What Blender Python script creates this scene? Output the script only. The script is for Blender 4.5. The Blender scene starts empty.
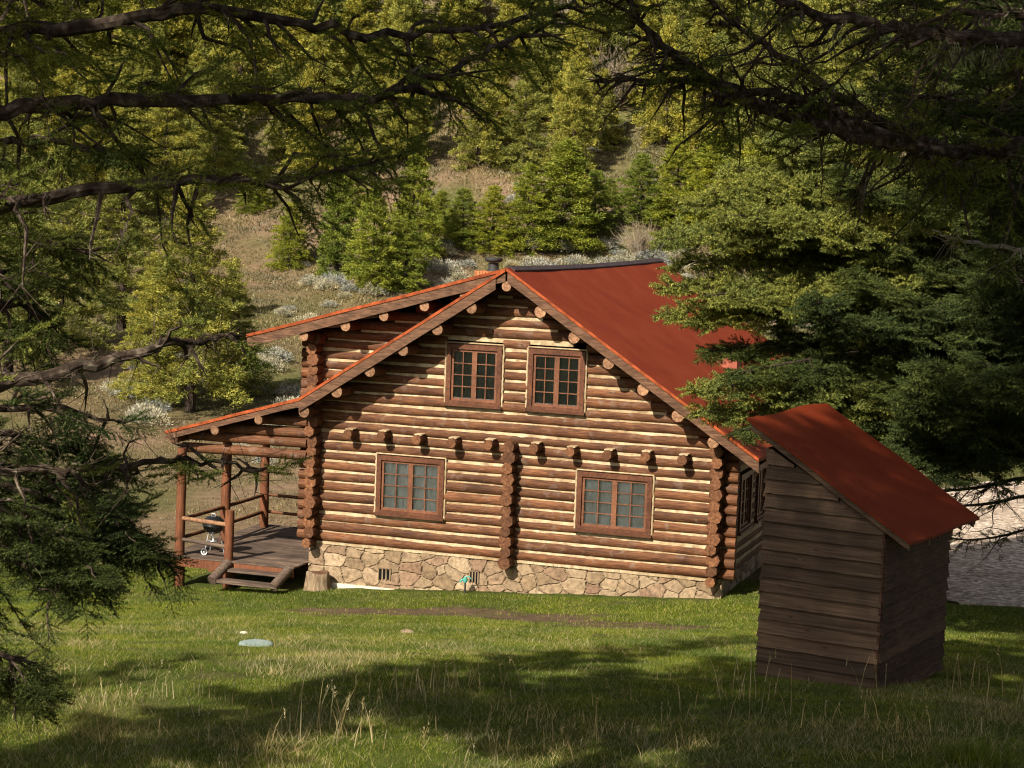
import bpy, math, random
import numpy as np
from mathutils import Vector, Matrix
random.seed(7)
RNG = np.random.default_rng(7)
sc = bpy.context.scene
COL = sc.collection

# ------------------------------------------------------------------ camera
CAM = np.array([19.544, -43.419, 8.361]); YAW, PITCH, ROLL, FPX = -0.324, 0.091, 0.037, 1944.7
_f = np.array([math.sin(YAW)*math.cos(PITCH), math.cos(YAW)*math.cos(PITCH), -math.sin(PITCH)])
_r = np.array([math.cos(YAW), -math.sin(YAW), 0.0]); _u = np.cross(_r, _f)
CR = math.cos(ROLL)*_r+math.sin(ROLL)*_u; CU = -math.sin(ROLL)*_r+math.cos(ROLL)*_u; CF = _f
cd = bpy.data.cameras.new('camera'); cam = bpy.data.objects.new('camera', cd); COL.objects.link(cam)
cam.matrix_world = Matrix(((CR[0], CU[0], -CF[0], CAM[0]), (CR[1], CU[1], -CF[1], CAM[1]), (CR[2], CU[2], -CF[2], CAM[2]), (0, 0, 0, 1)))
cd.sensor_width = 36; cd.lens = FPX/1024*36; cd.clip_start = 0.1; cd.clip_end = 3000
sc.camera = cam
sc.cycles.pixel_filter_type = 'BLACKMAN_HARRIS'; sc.cycles.filter_width = 1.15

def ray(u, v):
    d = CF+CR*(u-512)/FPX-CU*(v-384)/FPX
    return d/np.linalg.norm(d)
def at(u, v, dist):            # point at a forward distance
    d = CF+CR*(u-512)/FPX-CU*(v-384)/FPX
    return CAM+d*dist
def px(p):
    d = np.asarray(p)-CAM; z = d@CF
    return 512+FPX*(d@CR)/z, 384-FPX*(d@CU)/z, z

# ------------------------------------------------------------------ noise
def _hash(ix, iy, iz, s):
    n = (ix*374761393+iy*668265263+iz*2147483647+s*974634777) & 0xffffffff
    n = ((n ^ (n >> 13))*1274126177) & 0xffffffff
    return ((n ^ (n >> 16)) & 0xffff)/65535.0
def vnoise(x, y, z=0.0, s=0):
    x = np.asarray(x, float); y = np.asarray(y, float); z = np.zeros_like(x)+z
    ix, iy, iz = np.floor(x).astype(np.int64), np.floor(y).astype(np.int64), np.floor(z).astype(np.int64)
    fx, fy, fz = x-ix, y-iy, z-iz
    fx, fy, fz = [t*t*(3-2*t) for t in (fx, fy, fz)]
    r = 0
    for a in (0, 1):
        for b in (0, 1):
            for c in (0, 1):
                w = (fx if a else 1-fx)*(fy if b else 1-fy)*(fz if c else 1-fz)
                r = r+w*_hash(ix+a, iy+b, iz+c, s)
    return r
def fbm(x, y, o=4, s=0):
    r = 0; a = .5; n = 0
    for i in range(o):
        r = r+a*vnoise(np.asarray(x)*2**i+17.3*i, np.asarray(y)*2**i-9.1*i, 0, s+i); n += a; a *= .5
    return r/n

# ------------------------------------------------------------------ terrain
VD = np.array([math.sin(YAW), math.cos(YAW)])
SX = [0, 60, 70, 80, 90, 100, 110, 120, 128, 136, 150, 175, 220, 300, 500, 900]
SZ = [0, 0, .15, .6, 1.4, 2.5, 3.4, 4.4, 6.3, 9.3, 15.8, 28, 48, 76, 130, 190]
def terrain(x, y):
    x = np.asarray(x, float); y = np.asarray(y, float)
    s = (x-CAM[0])*VD[0]+(y-CAM[1])*VD[1]
    base = -1.14+.069*np.clip(x, -12, 10.5)+.03*np.clip(x-10.5, 0, 12)
    t = np.clip(-1.8-y, 0, 60)
    t = np.sqrt(t*t+1.0)-1.0
    front = np.where(t < 13, .112*t+.00155*t*t, .112*13+.00155*169+.05*(t-13))
    jit = (fbm(x/14, y/14, 3, 5)-.5)*5*np.clip((s-70)/40, 0, 1)
    ss = s+jit
    hill = (np.interp(ss-3, SX, SZ)+np.interp(ss, SX, SZ)+np.interp(ss+3, SX, SZ))/3
    bump = (fbm(x/9, y/9, 3, 11)-.5)*np.clip((s-75)/30, 0, 1)*2.2
    fb = (fbm(x/1.3, y/1.3, 3, 21)-.5)*.10*np.clip((-y-.8)/3, 0, 1)
    return base+front+hill+bump+fb
def ground_hit(u, v):
    d = ray(u, v); t0 = 2.0; t = 2.0
    while t < 700:
        p = CAM+d*t
        if p[2] < terrain(p[0], p[1]): break
        t0 = t; t += .4 if t < 90 else 1.0
    for _ in range(18):
        m = (t0+t)/2; p = CAM+d*m
        if p[2] < terrain(p[0], p[1]): t = m
        else: t0 = m
    p = CAM+d*t0
    return np.array([p[0], p[1], float(terrain(p[0], p[1]))])

# ------------------------------------------------------------------ materials
def mat(name, rough=.8, spec=.3):
    m = bpy.data.materials.new(name); m.use_nodes = True
    nt = m.node_tree; b = nt.nodes['Principled BSDF']
    b.inputs['Roughness'].default_value = rough
    b.inputs['Specular IOR Level'].default_value = spec
    return m, nt, b
def N(nt, t, **k):
    n = nt.nodes.new(t)
    for a, v in k.items(): setattr(n, a, v)
    return n
def ramp(nt, fac, stops):
    r = N(nt, 'ShaderNodeValToRGB'); e = r.color_ramp.elements
    while len(e) < len(stops): e.new(.5)
    for i, (p, c) in enumerate(stops):
        e[i].position = p; e[i].color = (*c, 1)
    nt.links.new(fac, r.inputs[0]); return r.outputs[0]
def noise(nt, scale, detail=5, mapping=None, dist=0.0, coord='Object', rough=.55):
    tc = N(nt, 'ShaderNodeTexCoord'); o = tc.outputs[coord]
    if mapping:
        mp = N(nt, 'ShaderNodeMapping'); mp.inputs['Scale'].default_value = mapping
        nt.links.new(o, mp.inputs[0]); o = mp.outputs[0]
    n = N(nt, 'ShaderNodeTexNoise'); n.inputs['Scale'].default_value = scale
    n.inputs['Detail'].default_value = detail; n.inputs['Distortion'].default_value = dist
    n.inputs['Roughness'].default_value = rough
    nt.links.new(o, n.inputs['Vector']); return n.outputs[0]
def mixc(nt, fac, a, b, mode='MIX'):
    m = N(nt, 'ShaderNodeMix', data_type='RGBA', blend_type=mode)
    for s, v in ((0, fac), (6, a), (7, b)):
        if isinstance(v, (int, float)): m.inputs[s].default_value = v
        elif isinstance(v, tuple): m.inputs[s].default_value = (*v, 1)
        else: nt.links.new(v, m.inputs[s])
    return m.outputs[2]
def bump(nt, b, h, strength=.3, dist=.02):
    n = N(nt, 'ShaderNodeBump'); n.inputs['Strength'].default_value = strength; n.inputs['Distance'].default_value = dist
    nt.links.new(h, n.inputs['Height']); nt.links.new(n.outputs[0], b.inputs['Normal'])
def rnd_island(nt):
    g = N(nt, 'ShaderNodeNewGeometry'); return g.outputs['Random Per Island']

def wood_mat(name, stops, mapping, scale=3.0, bs=.4, island=.35, rough=.75, spec=.25, cracks=False):
    m, nt, b = mat(name, rough, spec)
    n1 = noise(nt, scale, 6, mapping, .3); n2 = noise(nt, 1.3, 3)
    c = ramp(nt, n1, stops)
    r = ramp(nt, rnd_island(nt), [(0, (1-island,)*3), (1, (1+island*.6,)*3)])
    c = mixc(nt, 1.0, c, r, 'MULTIPLY')
    r2 = ramp(nt, n2, [(.3, (.66, .64, .66)), (.7, (1.22, 1.2, 1.16))])
    c = mixc(nt, 1.0, c, r2, 'MULTIPLY')
    if cracks:
        n3 = noise(nt, scale*2.2, 3, tuple(v*(.5 if v < 2 else 1.3) for v in mapping), .2)
        c = mixc(nt, 1.0, c, ramp(nt, n3, [(.33, (.22, .2, .2)), (.40, (1, 1, 1))]), 'MULTIPLY')
        n4 = noise(nt, 4.5, 5, None, .5)
        c = mixc(nt, ramp(nt, n4, [(.56, (0, 0, 0)), (.72, (.55, .55, .55))]), c, (.17, .12, .09))
    nt.links.new(c, b.inputs['Base Color']); bump(nt, b, n1, bs, .01)
    return m
LOGS = [(.28, (.045, .018, .008)), (.45, (.10, .039, .016)), (.6, (.155, .064, .026)), (.78, (.25, .122, .055))]
M_LOGX = wood_mat('stained log along x', LOGS, (1.0, 14, 14), cracks=True)
M_LOGY = wood_mat('stained log along y', LOGS, (14, 1.0, 14), cracks=True)
M_LOGZ = wood_mat('stained post', [(.28, (.07, .026, .013)), (.5, (.14, .05, .022)), (.75, (.23, .09, .04))], (14, 14, 1.0))
M_END = wood_mat('sawn log end', [(.3, (.06, .024, .011)), (.5, (.13, .053, .022)), (.72, (.22, .105, .048))], (9, 3, 9), 2.0, .35, .45)
M_PURLEND = wood_mat('pale sawn log end', [(.3, (.11, .055, .028)), (.5, (.23, .12, .062)), (.72, (.36, .22, .13))], (9, 3, 9), 2.0, .3, .55)
M_FASCIA = wood_mat('weathered rake board', [(.28, (.045, .023, .013)), (.5, (.105, .052, .028)), (.75, (.19, .105, .062))], (2, 12, 12), 2.5, .4, .15)
M_FRAME = wood_mat('window trim', [(.3, (.055, .022, .012)), (.5, (.095, .036, .018)), (.75, (.14, .055, .027))], (8, 8, 8), 2, .1, .1, .5)
M_SASH = wood_mat('window sash', [(.3, (.10, .042, .022)), (.5, (.15, .062, .032)), (.75, (.2, .09, .05))], (8, 8, 8), 2, .1, .1, .5)
M_DECK = wood_mat('porch boards', [(.3, (.045, .032, .024)), (.5, (.10, .07, .052)), (.75, (.19, .135, .10))], (1.2, 14, 14), 2.5, .4, .4)
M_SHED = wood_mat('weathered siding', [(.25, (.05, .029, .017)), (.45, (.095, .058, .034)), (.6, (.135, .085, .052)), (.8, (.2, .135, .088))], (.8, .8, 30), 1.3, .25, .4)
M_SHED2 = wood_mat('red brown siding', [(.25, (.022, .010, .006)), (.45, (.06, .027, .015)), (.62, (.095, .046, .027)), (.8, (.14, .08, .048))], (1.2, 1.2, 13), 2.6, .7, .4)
M_BARK = wood_mat('fir bark', [(.3, (.018, .013, .010)), (.5, (.048, .036, .029)), (.75, (.12, .098, .08))], (9, 9, 3), 3.0, .8, .25, .95, .05)
M_BARKN = wood_mat('limb bark with lichen', [(.3, (.018, .013, .010)), (.5, (.048, .035, .027)), (.64, (.11, .088, .068)), (.8, (.24, .22, .15))], (5, 5, 5), 3.0, .9, .2, .95, .05)
M_STUMP = wood_mat('stump bark', [(.3, (.10, .072, .046)), (.5, (.21, .155, .10)), (.75, (.33, .26, .18))], (12, 12, 2), 2.0, .8, .2, .95, .05)

def chink_mat():
    m, nt, b = mat('cream chinking', .85, .2)
    n1 = noise(nt, 7, 5); n2 = noise(nt, .9, 3)
    c = ramp(nt, n1, [(.3, (.26, .19, .115)), (.5, (.42, .33, .205)), (.65, (.50, .405, .265))])
    r = ramp(nt, n2, [(.35, (.72, .66, .58)), (.6, (1, 1, 1))])
    nt.links.new(mixc(nt, 1.0, c, r, 'MULTIPLY'), b.inputs['Base Color']); bump(nt, b, n1, .3, .01); return m
M_CHINK = chink_mat()
def roof_mat(name, k=1.0):
    m, nt, b = mat(name, .7, .12)
    n1 = noise(nt, 1.1, 7, (1, 1, 1), .4); n2 = noise(nt, 9, 5, (1, 3, 1)); n3 = noise(nt, 60, 3)
    c = ramp(nt, n1, [(.3, (.19*k, .026*k, .008*k)), (.5, (.22*k, .034*k, .010*k)), (.7, (.25*k, .045*k, .014*k))])
    c = mixc(nt, .6, c, ramp(nt, n2, [(.3, (.78, .74, .72)), (.7, (1.08, 1.05, 1.02))]), 'MULTIPLY')
    c = mixc(nt, .5, c, ramp(nt, n3, [(.35, (.62, .62, .62)), (.65, (1.2, 1.2, 1.2))]), 'MULTIPLY')
    nt.links.new(c, b.inputs['Base Color']); bump(nt, b, n2, .12, .01); return m
M_ROOF = roof_mat('red rusted roofing', .9); M_ROOFSHADE = roof_mat('red roofing in shade tone', .72)  # shed roof: the same red, darkened to paint in its shade
def plain(name, c, rough=.6, spec=.4, metal=0.0, var=.15, scale=12):
    m, nt, b = mat(name, rough, spec); b.inputs['Metallic'].default_value = metal
    n = noise(nt, scale, 5)
    o = ramp(nt, n, [(.3, tuple(v*(1-var) for v in c)), (.7, tuple(min(1, v*(1+var)) for v in c))])
    nt.links.new(o, b.inputs['Base Color']); return m
M_EDGE = plain('sunlit drip edge', (.24, .052, .015), .7, .15, 0, .55, 5)  # red edge metal, coloured orange to paint in the sun on it
M_RIDGE = plain('dark ridge cap', (.05, .035, .038), .7, .2, 0, .4, 6)
M_BLACK = plain('black enamel', (.012, .012, .013), .25, .6)
M_CHROME = plain('grey metal', (.55, .56, .57), .35, .5, .7)
M_WHITE = plain('white plastic', (.75, .76, .76), .5)
M_TEAL = plain('teal enamel', (.05, .27, .23), .5)
M_LID = plain('pale grey green lid', (.22, .28, .26), .6, .3, 0, .12, 8)
M_IRON = plain('dark iron', (.02, .018, .017), .7)
M_BRICK = plain('orange brick', (.33, .13, .055), .9, .1, 0, .45, 9)
M_CONC = plain('cream footing', (.58, .52, .40), .9, .1, 0, .2, 8)
M_CURT = plain('pale curtain', (.68, .71, .70), .95, .05, 0, .18, 3)
M_UNLIT = plain('unlit room sheet', (.045, .052, .06), .9, .05, 0, .3, 3)  # dark sheet painted for the unlit rooms behind the upper panes
M_RECESS = plain('recess shade', (.01, .01, .01), 1, 0)  # near black, paints the shade inside the vent slots
M_RUST = plain('red brown metal', (.26, .07, .04), .6, .3, 0, .25, 6)
def glass_mat():
    m = bpy.data.materials.new('window glass'); m.use_nodes = True; nt = m.node_tree; nt.nodes.clear()
    o = N(nt, 'ShaderNodeOutputMaterial'); t = N(nt, 'ShaderNodeBsdfTransparent'); g = N(nt, 'ShaderNodeBsdfGlossy')
    t.inputs[0].default_value = (.97, .98, .98, 1); g.inputs['Roughness'].default_value = .03
    fr = N(nt, 'ShaderNodeFresnel'); fr.inputs[0].default_value = 1.6
    mx = N(nt, 'ShaderNodeMixShader'); nt.links.new(fr.outputs[0], mx.inputs[0]); nt.links.new(t.outputs[0], mx.inputs[1]); nt.links.new(g.outputs[0], mx.inputs[2])
    nt.links.new(mx.outputs[0], o.inputs[0]); return m
M_GLASS = glass_mat()
def leaf_mat(name, stops, transl=.3, objvar=.25, noise_scale=.9):
    m = bpy.data.materials.new(name); m.use_nodes = True; nt = m.node_tree; nt.nodes.clear()
    o = N(nt, 'ShaderNodeOutputMaterial'); d = N(nt, 'ShaderNodeBsdfDiffuse'); t = N(nt, 'ShaderNodeBsdfTranslucent')
    c = ramp(nt, rnd_island(nt), stops)
    oi = N(nt, 'ShaderNodeObjectInfo')
    r = ramp(nt, oi.outputs['Random'], [(0, (1-objvar, 1-objvar*.7, 1)), (.5, (1, 1, 1)), (1, (1+objvar*.8, 1+objvar*.45, .9))])
    c = mixc(nt, 1.0, c, r, 'MULTIPLY')
    n = noise(nt, noise_scale, 3)
    c = mixc(nt, 1.0, c, ramp(nt, n, [(.35, (.72, .8, .9)), (.65, (1.25, 1.18, 1.0))]), 'MULTIPLY')
    nt.links.new(c, d.inputs[0]); nt.links.new(mixc(nt, 1.0, c, (1.15, 1.2, .6), 'MULTIPLY'), t.inputs[0])
    mx = N(nt, 'ShaderNodeMixShader'); mx.inputs[0].default_value = transl
    nt.links.new(d.outputs[0], mx.inputs[1]); nt.links.new(t.outputs[0], mx.inputs[2]); nt.links.new(mx.outputs[0], o.inputs[0])
    return m
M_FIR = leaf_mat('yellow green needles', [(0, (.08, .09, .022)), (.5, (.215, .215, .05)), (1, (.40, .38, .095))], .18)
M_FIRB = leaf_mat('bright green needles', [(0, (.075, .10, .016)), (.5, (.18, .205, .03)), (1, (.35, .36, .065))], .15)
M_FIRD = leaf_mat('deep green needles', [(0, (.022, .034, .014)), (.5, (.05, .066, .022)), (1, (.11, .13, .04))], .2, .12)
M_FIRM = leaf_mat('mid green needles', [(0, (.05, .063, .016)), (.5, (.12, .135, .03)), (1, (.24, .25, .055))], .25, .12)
M_FIRSUN = leaf_mat('sunlit green needles', [(0, (.04, .052, .015)), (.5, (.15, .165, .04)), (1, (.36, .36, .09))], .2, .1)  # sunlight on the dark fir, painted as lighter needles
M_SAGE = leaf_mat('grey sage leaves', [(0, (.20, .18, .14)), (.5, (.34, .315, .25)), (1, (.55, .52, .43))], .15, .2)
M_BARE = leaf_mat('bare grey twigs', [(0, (.16, .12, .10)), (.5, (.26, .21, .18)), (1, (.38, .32, .28))], .05, .1)
M_GRASS = leaf_mat('lawn blades', [(0, (.06, .10, .012)), (.5, (.12, .17, .02)), (.78, (.21, .225, .04)), (1, (.46, .41, .20))], .4, 0, .6)
M_STRAW = leaf_mat('dry grass', [(0, (.15, .12, .05)), (.5, (.32, .26, .13)), (1, (.62, .52, .33))], .3, 0)
M_HGRASS = leaf_mat('hillside grass', [(0, (.07, .07, .03)), (.4, (.15, .13, .06)), (.8, (.26, .21, .12)), (1, (.36, .33, .24))], .3, 0, .25)
M_LICHEN = leaf_mat('hanging lichen', [(0, (.12, .13, .07)), (1, (.25, .26, .16))], .3, 0)
M_REDTIP = leaf_mat('dead red needles', [(0, (.12, .035, .02)), (1, (.25, .08, .04))], .2, 0)

def ground_mat():
    m, nt, b = mat('meadow soil and turf', .95, .05)
    at_ = N(nt, 'ShaderNodeAttribute', attribute_name='Col')
    n1 = noise(nt, 2.2, 8, None, .2, 'Object', .7); n2 = noise(nt, 28, 4)
    c = mixc(nt, 1.0, at_.outputs['Color'], ramp(nt, n1, [(.3, (.55, .55, .55)), (.5, (1, 1, 1)), (.72, (1.45, 1.4, 1.35))]), 'MULTIPLY')
    c = mixc(nt, 1.0, c, ramp(nt, n2, [(.3, (.6, .6, .6)), (.7, (1.35, 1.35, 1.35))]), 'MULTIPLY')
    nt.links.new(c, b.inputs['Base Color']); bump(nt, b, n2, .8, .06); return m
M_GROUND = ground_mat()
def gravel_mat():
    m, nt, b = mat('grey gravel', .95, .1)
    tc = N(nt, 'ShaderNodeTexCoord'); v = N(nt, 'ShaderNodeTexVoronoi'); v.inputs['Scale'].default_value = 9
    nt.links.new(tc.outputs['Object'], v.inputs['Vector'])
    n1 = noise(nt, .5, 4); n2 = noise(nt, 5, 6, None, 0, 'Object', .75)
    c = ramp(nt, n2, [(.3, (.2, .15, .115)), (.5, (.40, .325, .265)), (.7, (.64, .55, .47))])
    sep = N(nt, 'ShaderNodeSeparateColor'); nt.links.new(v.outputs['Color'], sep.inputs[0])
    c = mixc(nt, .8, c, ramp(nt, sep.outputs[0], [(0, (.45, .44, .43)), (.7, (1.1, 1.1, 1.1)), (1, (1.7, 1.7, 1.65))]), 'MULTIPLY')
    c = mixc(nt, 1.0, c, ramp(nt, n1, [(.35, (.82, .78, .72)), (.65, (1.1, 1.1, 1.1))]), 'MULTIPLY')
    nt.links.new(c, b.inputs['Base Color']); bump(nt, b, v.outputs['Distance'], .7, .05); return m
M_GRAVEL = gravel_mat()
def stone_mat():
    m, nt, b = mat('fieldstone masonry', .9, .15)
    a = N(nt, 'ShaderNodeAttribute', attribute_name='Col')
    n1 = noise(nt, 9, 7, None, .4, 'Object', .7); n2 = noise(nt, 40, 3)
    c = mixc(nt, 1.0, a.outputs['Color'], ramp(nt, n1, [(.3, (.42, .38, .34)), (.5, (.95, .95, .95)), (.7, (1.3, 1.28, 1.25))]), 'MULTIPLY')
    nt.links.new(c, b.inputs['Base Color']); bump(nt, b, n1, .5, .02); return m
M_STONE = stone_mat()

# ------------------------------------------------------------------ objects
def tag(o, label=None, cat=None, group=None, kind=None):
    if label: o['label'] = label
    if cat: o['category'] = cat
    if group: o['group'] = group
    if kind: o['kind'] = kind
    return o
def empty(name, loc, label=None, cat=None, group=None, rz=0.0):
    o = bpy.data.objects.new(name, None); o.location = [float(c) for c in loc]; o.rotation_euler = (0, 0, rz); o.empty_display_size = .3
    COL.objects.link(o); return tag(o, label, cat, group)
ORG = {}
def origin_of(parent):
    p = parent
    while p is not None and p.parent is not None: p = p.parent
    return Vector(p.location) if p is not None else Vector((0, 0, 0))
class MB:
    def __init__(s): s.v = []; s.f = []; s.m = []; s.sm = []
    def add(s, vs, fs, mi=0, smooth=False):
        o = len(s.v); s.v.extend([tuple(map(float, p)) for p in vs])
        for f in fs: s.f.append([i+o for i in f]); s.m.append(mi); s.sm.append(smooth)
    def box(s, a, b, mi=0, M=None):
        (x0, y0, z0), (x1, y1, z1) = a, b
        vs = [(x0, y0, z0), (x1, y0, z0), (x1, y1, z0), (x0, y1, z0), (x0, y0, z1), (x1, y0, z1), (x1, y1, z1), (x0, y1, z1)]
        if M is not None: vs = [tuple(M @ Vector(p)) for p in vs]
        s.add(vs, [(0, 3, 2, 1), (4, 5, 6, 7), (0, 1, 5, 4), (1, 2, 6, 5), (2, 3, 7, 6), (3, 0, 4, 7)], mi)
    def slab(s, quad, th, mi=0, me=None):    # quad of 4 top points, extruded down by th
        q = [np.array(p, float) for p in quad]; n = np.array([0, 0, -th])
        vs = q+[p+n for p in q]; me = mi if me is None else me
        s.add(vs, [(0, 1, 2, 3)], mi); s.add(vs, [(7, 6, 5, 4)], me)
        s.add(vs, [(0, 4, 5, 1), (1, 5, 6, 2), (2, 6, 7, 3), (3, 7, 4, 0)], me)
    def tube(s, pts, rad, k=10, mi=0, me=None, cap=True, smooth=True, rough=0.0, seed=0, phase=0.0):
        P = [np.array(p, float) for p in pts]; n = len(P)
        if np.isscalar(rad): rad = [rad]*n
        rg = np.random.default_rng(seed) if rough else None
        vs = []; ref = None; rings = []
        for i in range(n):
            d = P[min(i+1, n-1)]-P[max(i-1, 0)]; d = d/(np.linalg.norm(d)+1e-9)
            if ref is None:
                ref = np.array([0, 0, 1.]) if abs(d[2]) < .9 else np.array([1., 0, 0])
            a = np.cross(d, ref); a /= np.linalg.norm(a)+1e-9; bb = np.cross(a, d); ref = bb
            ring = []
            for j in range(k):
                t = 2*math.pi*j/k+phase; r = rad[i]*(1+(rg.uniform(-rough, rough) if rough else 0))
                ring.append(P[i]+(a*math.cos(t)+bb*math.sin(t))*r)
            rings.append(ring)
        for r in rings: vs += r
        fs = [(i*k+j, i*k+(j+1) % k, (i+1)*k+(j+1) % k, (i+1)*k+j) for i in range(n-1) for j in range(k)]
        s.add(vs, fs, mi, smooth)
        if cap:
            me = mi if me is None else me
            s.add(rings[0], [tuple(range(k-1, -1, -1))], me); s.add(rings[-1], [tuple(range(k))], me)
    def log(s, a, b, r, mi=0, me=1, seed=0, k=12, wob=.012, seg=.35, taper=.04, ends=True):
        a = np.array(a, float); b = np.array(b, float); L = np.linalg.norm(b-a); n = max(2, int(L/seg)+1)
        rg = np.random.default_rng(seed+1000); d = (b-a)/L
        side = np.cross(d, [0, 0, 1.]) if abs(d[2]) < .9 else np.array([1., 0, 0]); side /= np.linalg.norm(side); up = np.cross(side, d)
        t = np.linspace(0, 1, n); ph = rg.uniform(0, 6, 4); fr = L*.55
        w1 = wob*(np.sin(t*fr*1.3+ph[0])+.5*np.sin(t*fr*3.1+ph[1])); w2 = wob*(np.sin(t*fr*1.1+ph[2])+.5*np.sin(t*fr*2.7+ph[3]))
        pts = [a+d*L*t[i]+side*w1[i]*.6+up*w2[i] for i in range(n)]
        tp = rg.uniform(-taper, taper)
        rr = r*(1+tp*(2*t-1)+rg.uniform(-.025, .025, n))
        s.tube(pts, list(rr), k, mi, me, cap=True, rough=.02, seed=seed, phase=rg.uniform(0, 1))
    def build(s, name, mats, parent=None, off=None):
        me = bpy.data.meshes.new(name)
        o = origin_of(parent) if off is None else Vector(off)
        me.from_pydata([(p[0]-o.x, p[1]-o.y, p[2]-o.z) for p in s.v], [], s.f)
        for m in (mats if isinstance(mats, (list, tuple)) else [mats]): me.materials.append(m)
        me.polygons.foreach_set('material_index', s.m); me.polygons.foreach_set('use_smooth', s.sm); me.update()
        ob = bpy.data.objects.new(name, me); COL.objects.link(ob)
        if parent is not None: ob.parent = parent
        elif off is not None: ob.location = o
        return ob
def tri_mesh(name, parts):      # parts: list of (array (n,3,3), material); one mesh
    me = bpy.data.meshes.new(name); A = [np.asarray(p[0], np.float32).reshape(-1, 3, 3) for p in parts]
    n = sum(len(a) for a in A); V = np.concatenate(A).reshape(-1, 3)
    me.vertices.add(n*3); me.vertices.foreach_set('co', V.ravel())
    me.loops.add(n*3); me.loops.foreach_set('vertex_index', np.arange(n*3, dtype=np.int32))
    me.polygons.add(n); me.polygons.foreach_set('loop_start', np.arange(0, n*3, 3, dtype=np.int32))
    mi = np.concatenate([np.full(len(a), i, np.int32) for i, a in enumerate(A)])
    for p in parts: me.materials.append(p[1])
    me.polygons.foreach_set('material_index', mi); me.update(calc_edges=True); return me
def mb_tris(mb):
    V = np.array(mb.v); T = []
    for f in mb.f:
        for i in range(1, len(f)-1): T.append((f[0], f[i], f[i+1]))
    return V[np.array(T)]
def link(name, me, parent=None, loc=None, rot=None, scale=None):
    o = bpy.data.objects.new(name, me); COL.objects.link(o)
    if parent is not None: o.parent = parent
    if loc is not None: o.location = [float(c) for c in loc]
    if rot is not None: o.rotation_euler = rot
    if scale is not None: o.scale = scale if hasattr(scale, '__len__') else (scale,)*3
    return o
def grid_mesh(name, X, Y, Z, colr=None, m=None, smooth=True):
    ny, nx = X.shape; me = bpy.data.meshes.new(name); V = np.stack([X, Y, Z], -1).reshape(-1, 3).astype(np.float32)
    i = np.arange(ny*nx).reshape(ny, nx); q = np.stack([i[:-1, :-1], i[:-1, 1:], i[1:, 1:], i[1:, :-1]], -1).reshape(-1, 4).astype(np.int32)
    me.vertices.add(len(V)); me.vertices.foreach_set('co', V.ravel())
    me.loops.add(q.size); me.loops.foreach_set('vertex_index', q.ravel())
    me.polygons.add(len(q)); me.polygons.foreach_set('loop_start', np.arange(0, q.size, 4, dtype=np.int32))
    me.polygons.foreach_set('use_smooth', np.full(len(q), smooth)); me.update(calc_edges=True)
    if colr is not None:
        c = me.color_attributes.new('Col', 'FLOAT_COLOR', 'POINT'); a = np.ones((len(V), 4), np.float32); a[:, :3] = colr.reshape(-1, 3); c.data.foreach_set('color', a.ravel())
    if m: me.materials.append(m)
    return me

# ------------------------------------------------------------------ sun and sky
SD = Vector((.27, 1.0, -.80)).normalized()          # direction the light travels
sun = bpy.data.lights.new('sun', 'SUN'); sun.energy = 5.0; sun.angle = math.radians(.5); sun.color = (1, .91, .76)
so = bpy.data.objects.new('sun', sun); COL.objects.link(so); so.rotation_euler = SD.to_track_quat('-Z', 'Y').to_euler(); so.location = (0, -60, 50)
w = bpy.data.worlds.new('World'); sc.world = w; w.use_nodes = True; nt = w.node_tree
sky = nt.nodes.new('ShaderNodeTexSky'); sky.sky_type = 'NISHITA'; sky.sun_disc = False; sky.dust_density = 3.5; sky.ozone_density = .4
sky.sun_elevation = math.asin(-SD.z); sky.sun_rotation = math.atan2(-SD.x, -SD.y)
hs = nt.nodes.new('ShaderNodeHueSaturation'); hs.inputs['Saturation'].default_value = .55; nt.links.new(sky.outputs[0], hs.inputs['Color']); nt.links.new(hs.outputs[0], nt.nodes['Background'].inputs[0]); nt.nodes['Background'].inputs[1].default_value = .055
vs_ = sc.view_settings; vs_.view_transform = 'Standard'; vs_.look = 'None'; vs_.exposure = .86; vs_.gamma = 1; vs_.use_curve_mapping = False
# ------------------------------------------------------------------ setting: ground
def axis(segs):
    o = []
    for a, b, st in segs: o.append(np.arange(a, b, st))
    return np.concatenate(o+[[segs[-1][1]]])
gx = axis([(-700, -200, 25), (-200, -60, 4), (-60, -14, 1.0), (-14, 24, .16), (24, 60, 1.0), (60, 200, 4), (200, 700, 25)])
gy = axis([(-400, -60, 15), (-60, -36, 1.0), (-36, 3, .16), (3, 40, .6), (40, 140, 1.1), (140, 260, 3), (260, 900, 20)])
GX, GY = np.meshgrid(gx, gy); GZ = terrain(GX, GY)
GZ = GZ+(fbm(GX*3, GY*3, 3, 31)-.5)*.05
def dirt_mask(x, y):
    n = fbm(x/1.6, y/.9, 4, 41)
    strip = np.exp(-((y+3.9+.10*(x-6)+.5*np.sin(x*.8))/1.15)**2)*np.clip((x-.3)/2, 0, 1)*np.clip((11.5-x)/1.5, 0, 1)
    return np.clip((n-.60+strip*.62-(.12-.12*strip))*4, 0, 1)
def s_of(x, y): return (x-CAM[0])*VD[0]+(y-CAM[1])*VD[1]
sS = s_of(GX, GY)
turf = np.array([.060, .075, .016]); drylawn = np.array([.15, .13, .055]); soil = np.array([.115, .078, .052])
hillc1 = np.array([.15, .11, .062]); hillc2 = np.array([.10, .10, .036]); hillc3 = np.array([.20, .135, .088])
def L(a, b, t): return a+(b-a)*t[..., None]
c = L(np.broadcast_to(turf, GX.shape+(3,)), drylawn, np.clip((fbm(GX/2.5, GY/2.5, 4, 51)-.47)*3, 0, 1)*.6)
c = L(c, soil, dirt_mask(GX, GY))
behind = np.clip((GY-1.0)/2, 0, 1)*np.clip((16-GX)/4, .35, 1)
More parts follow.
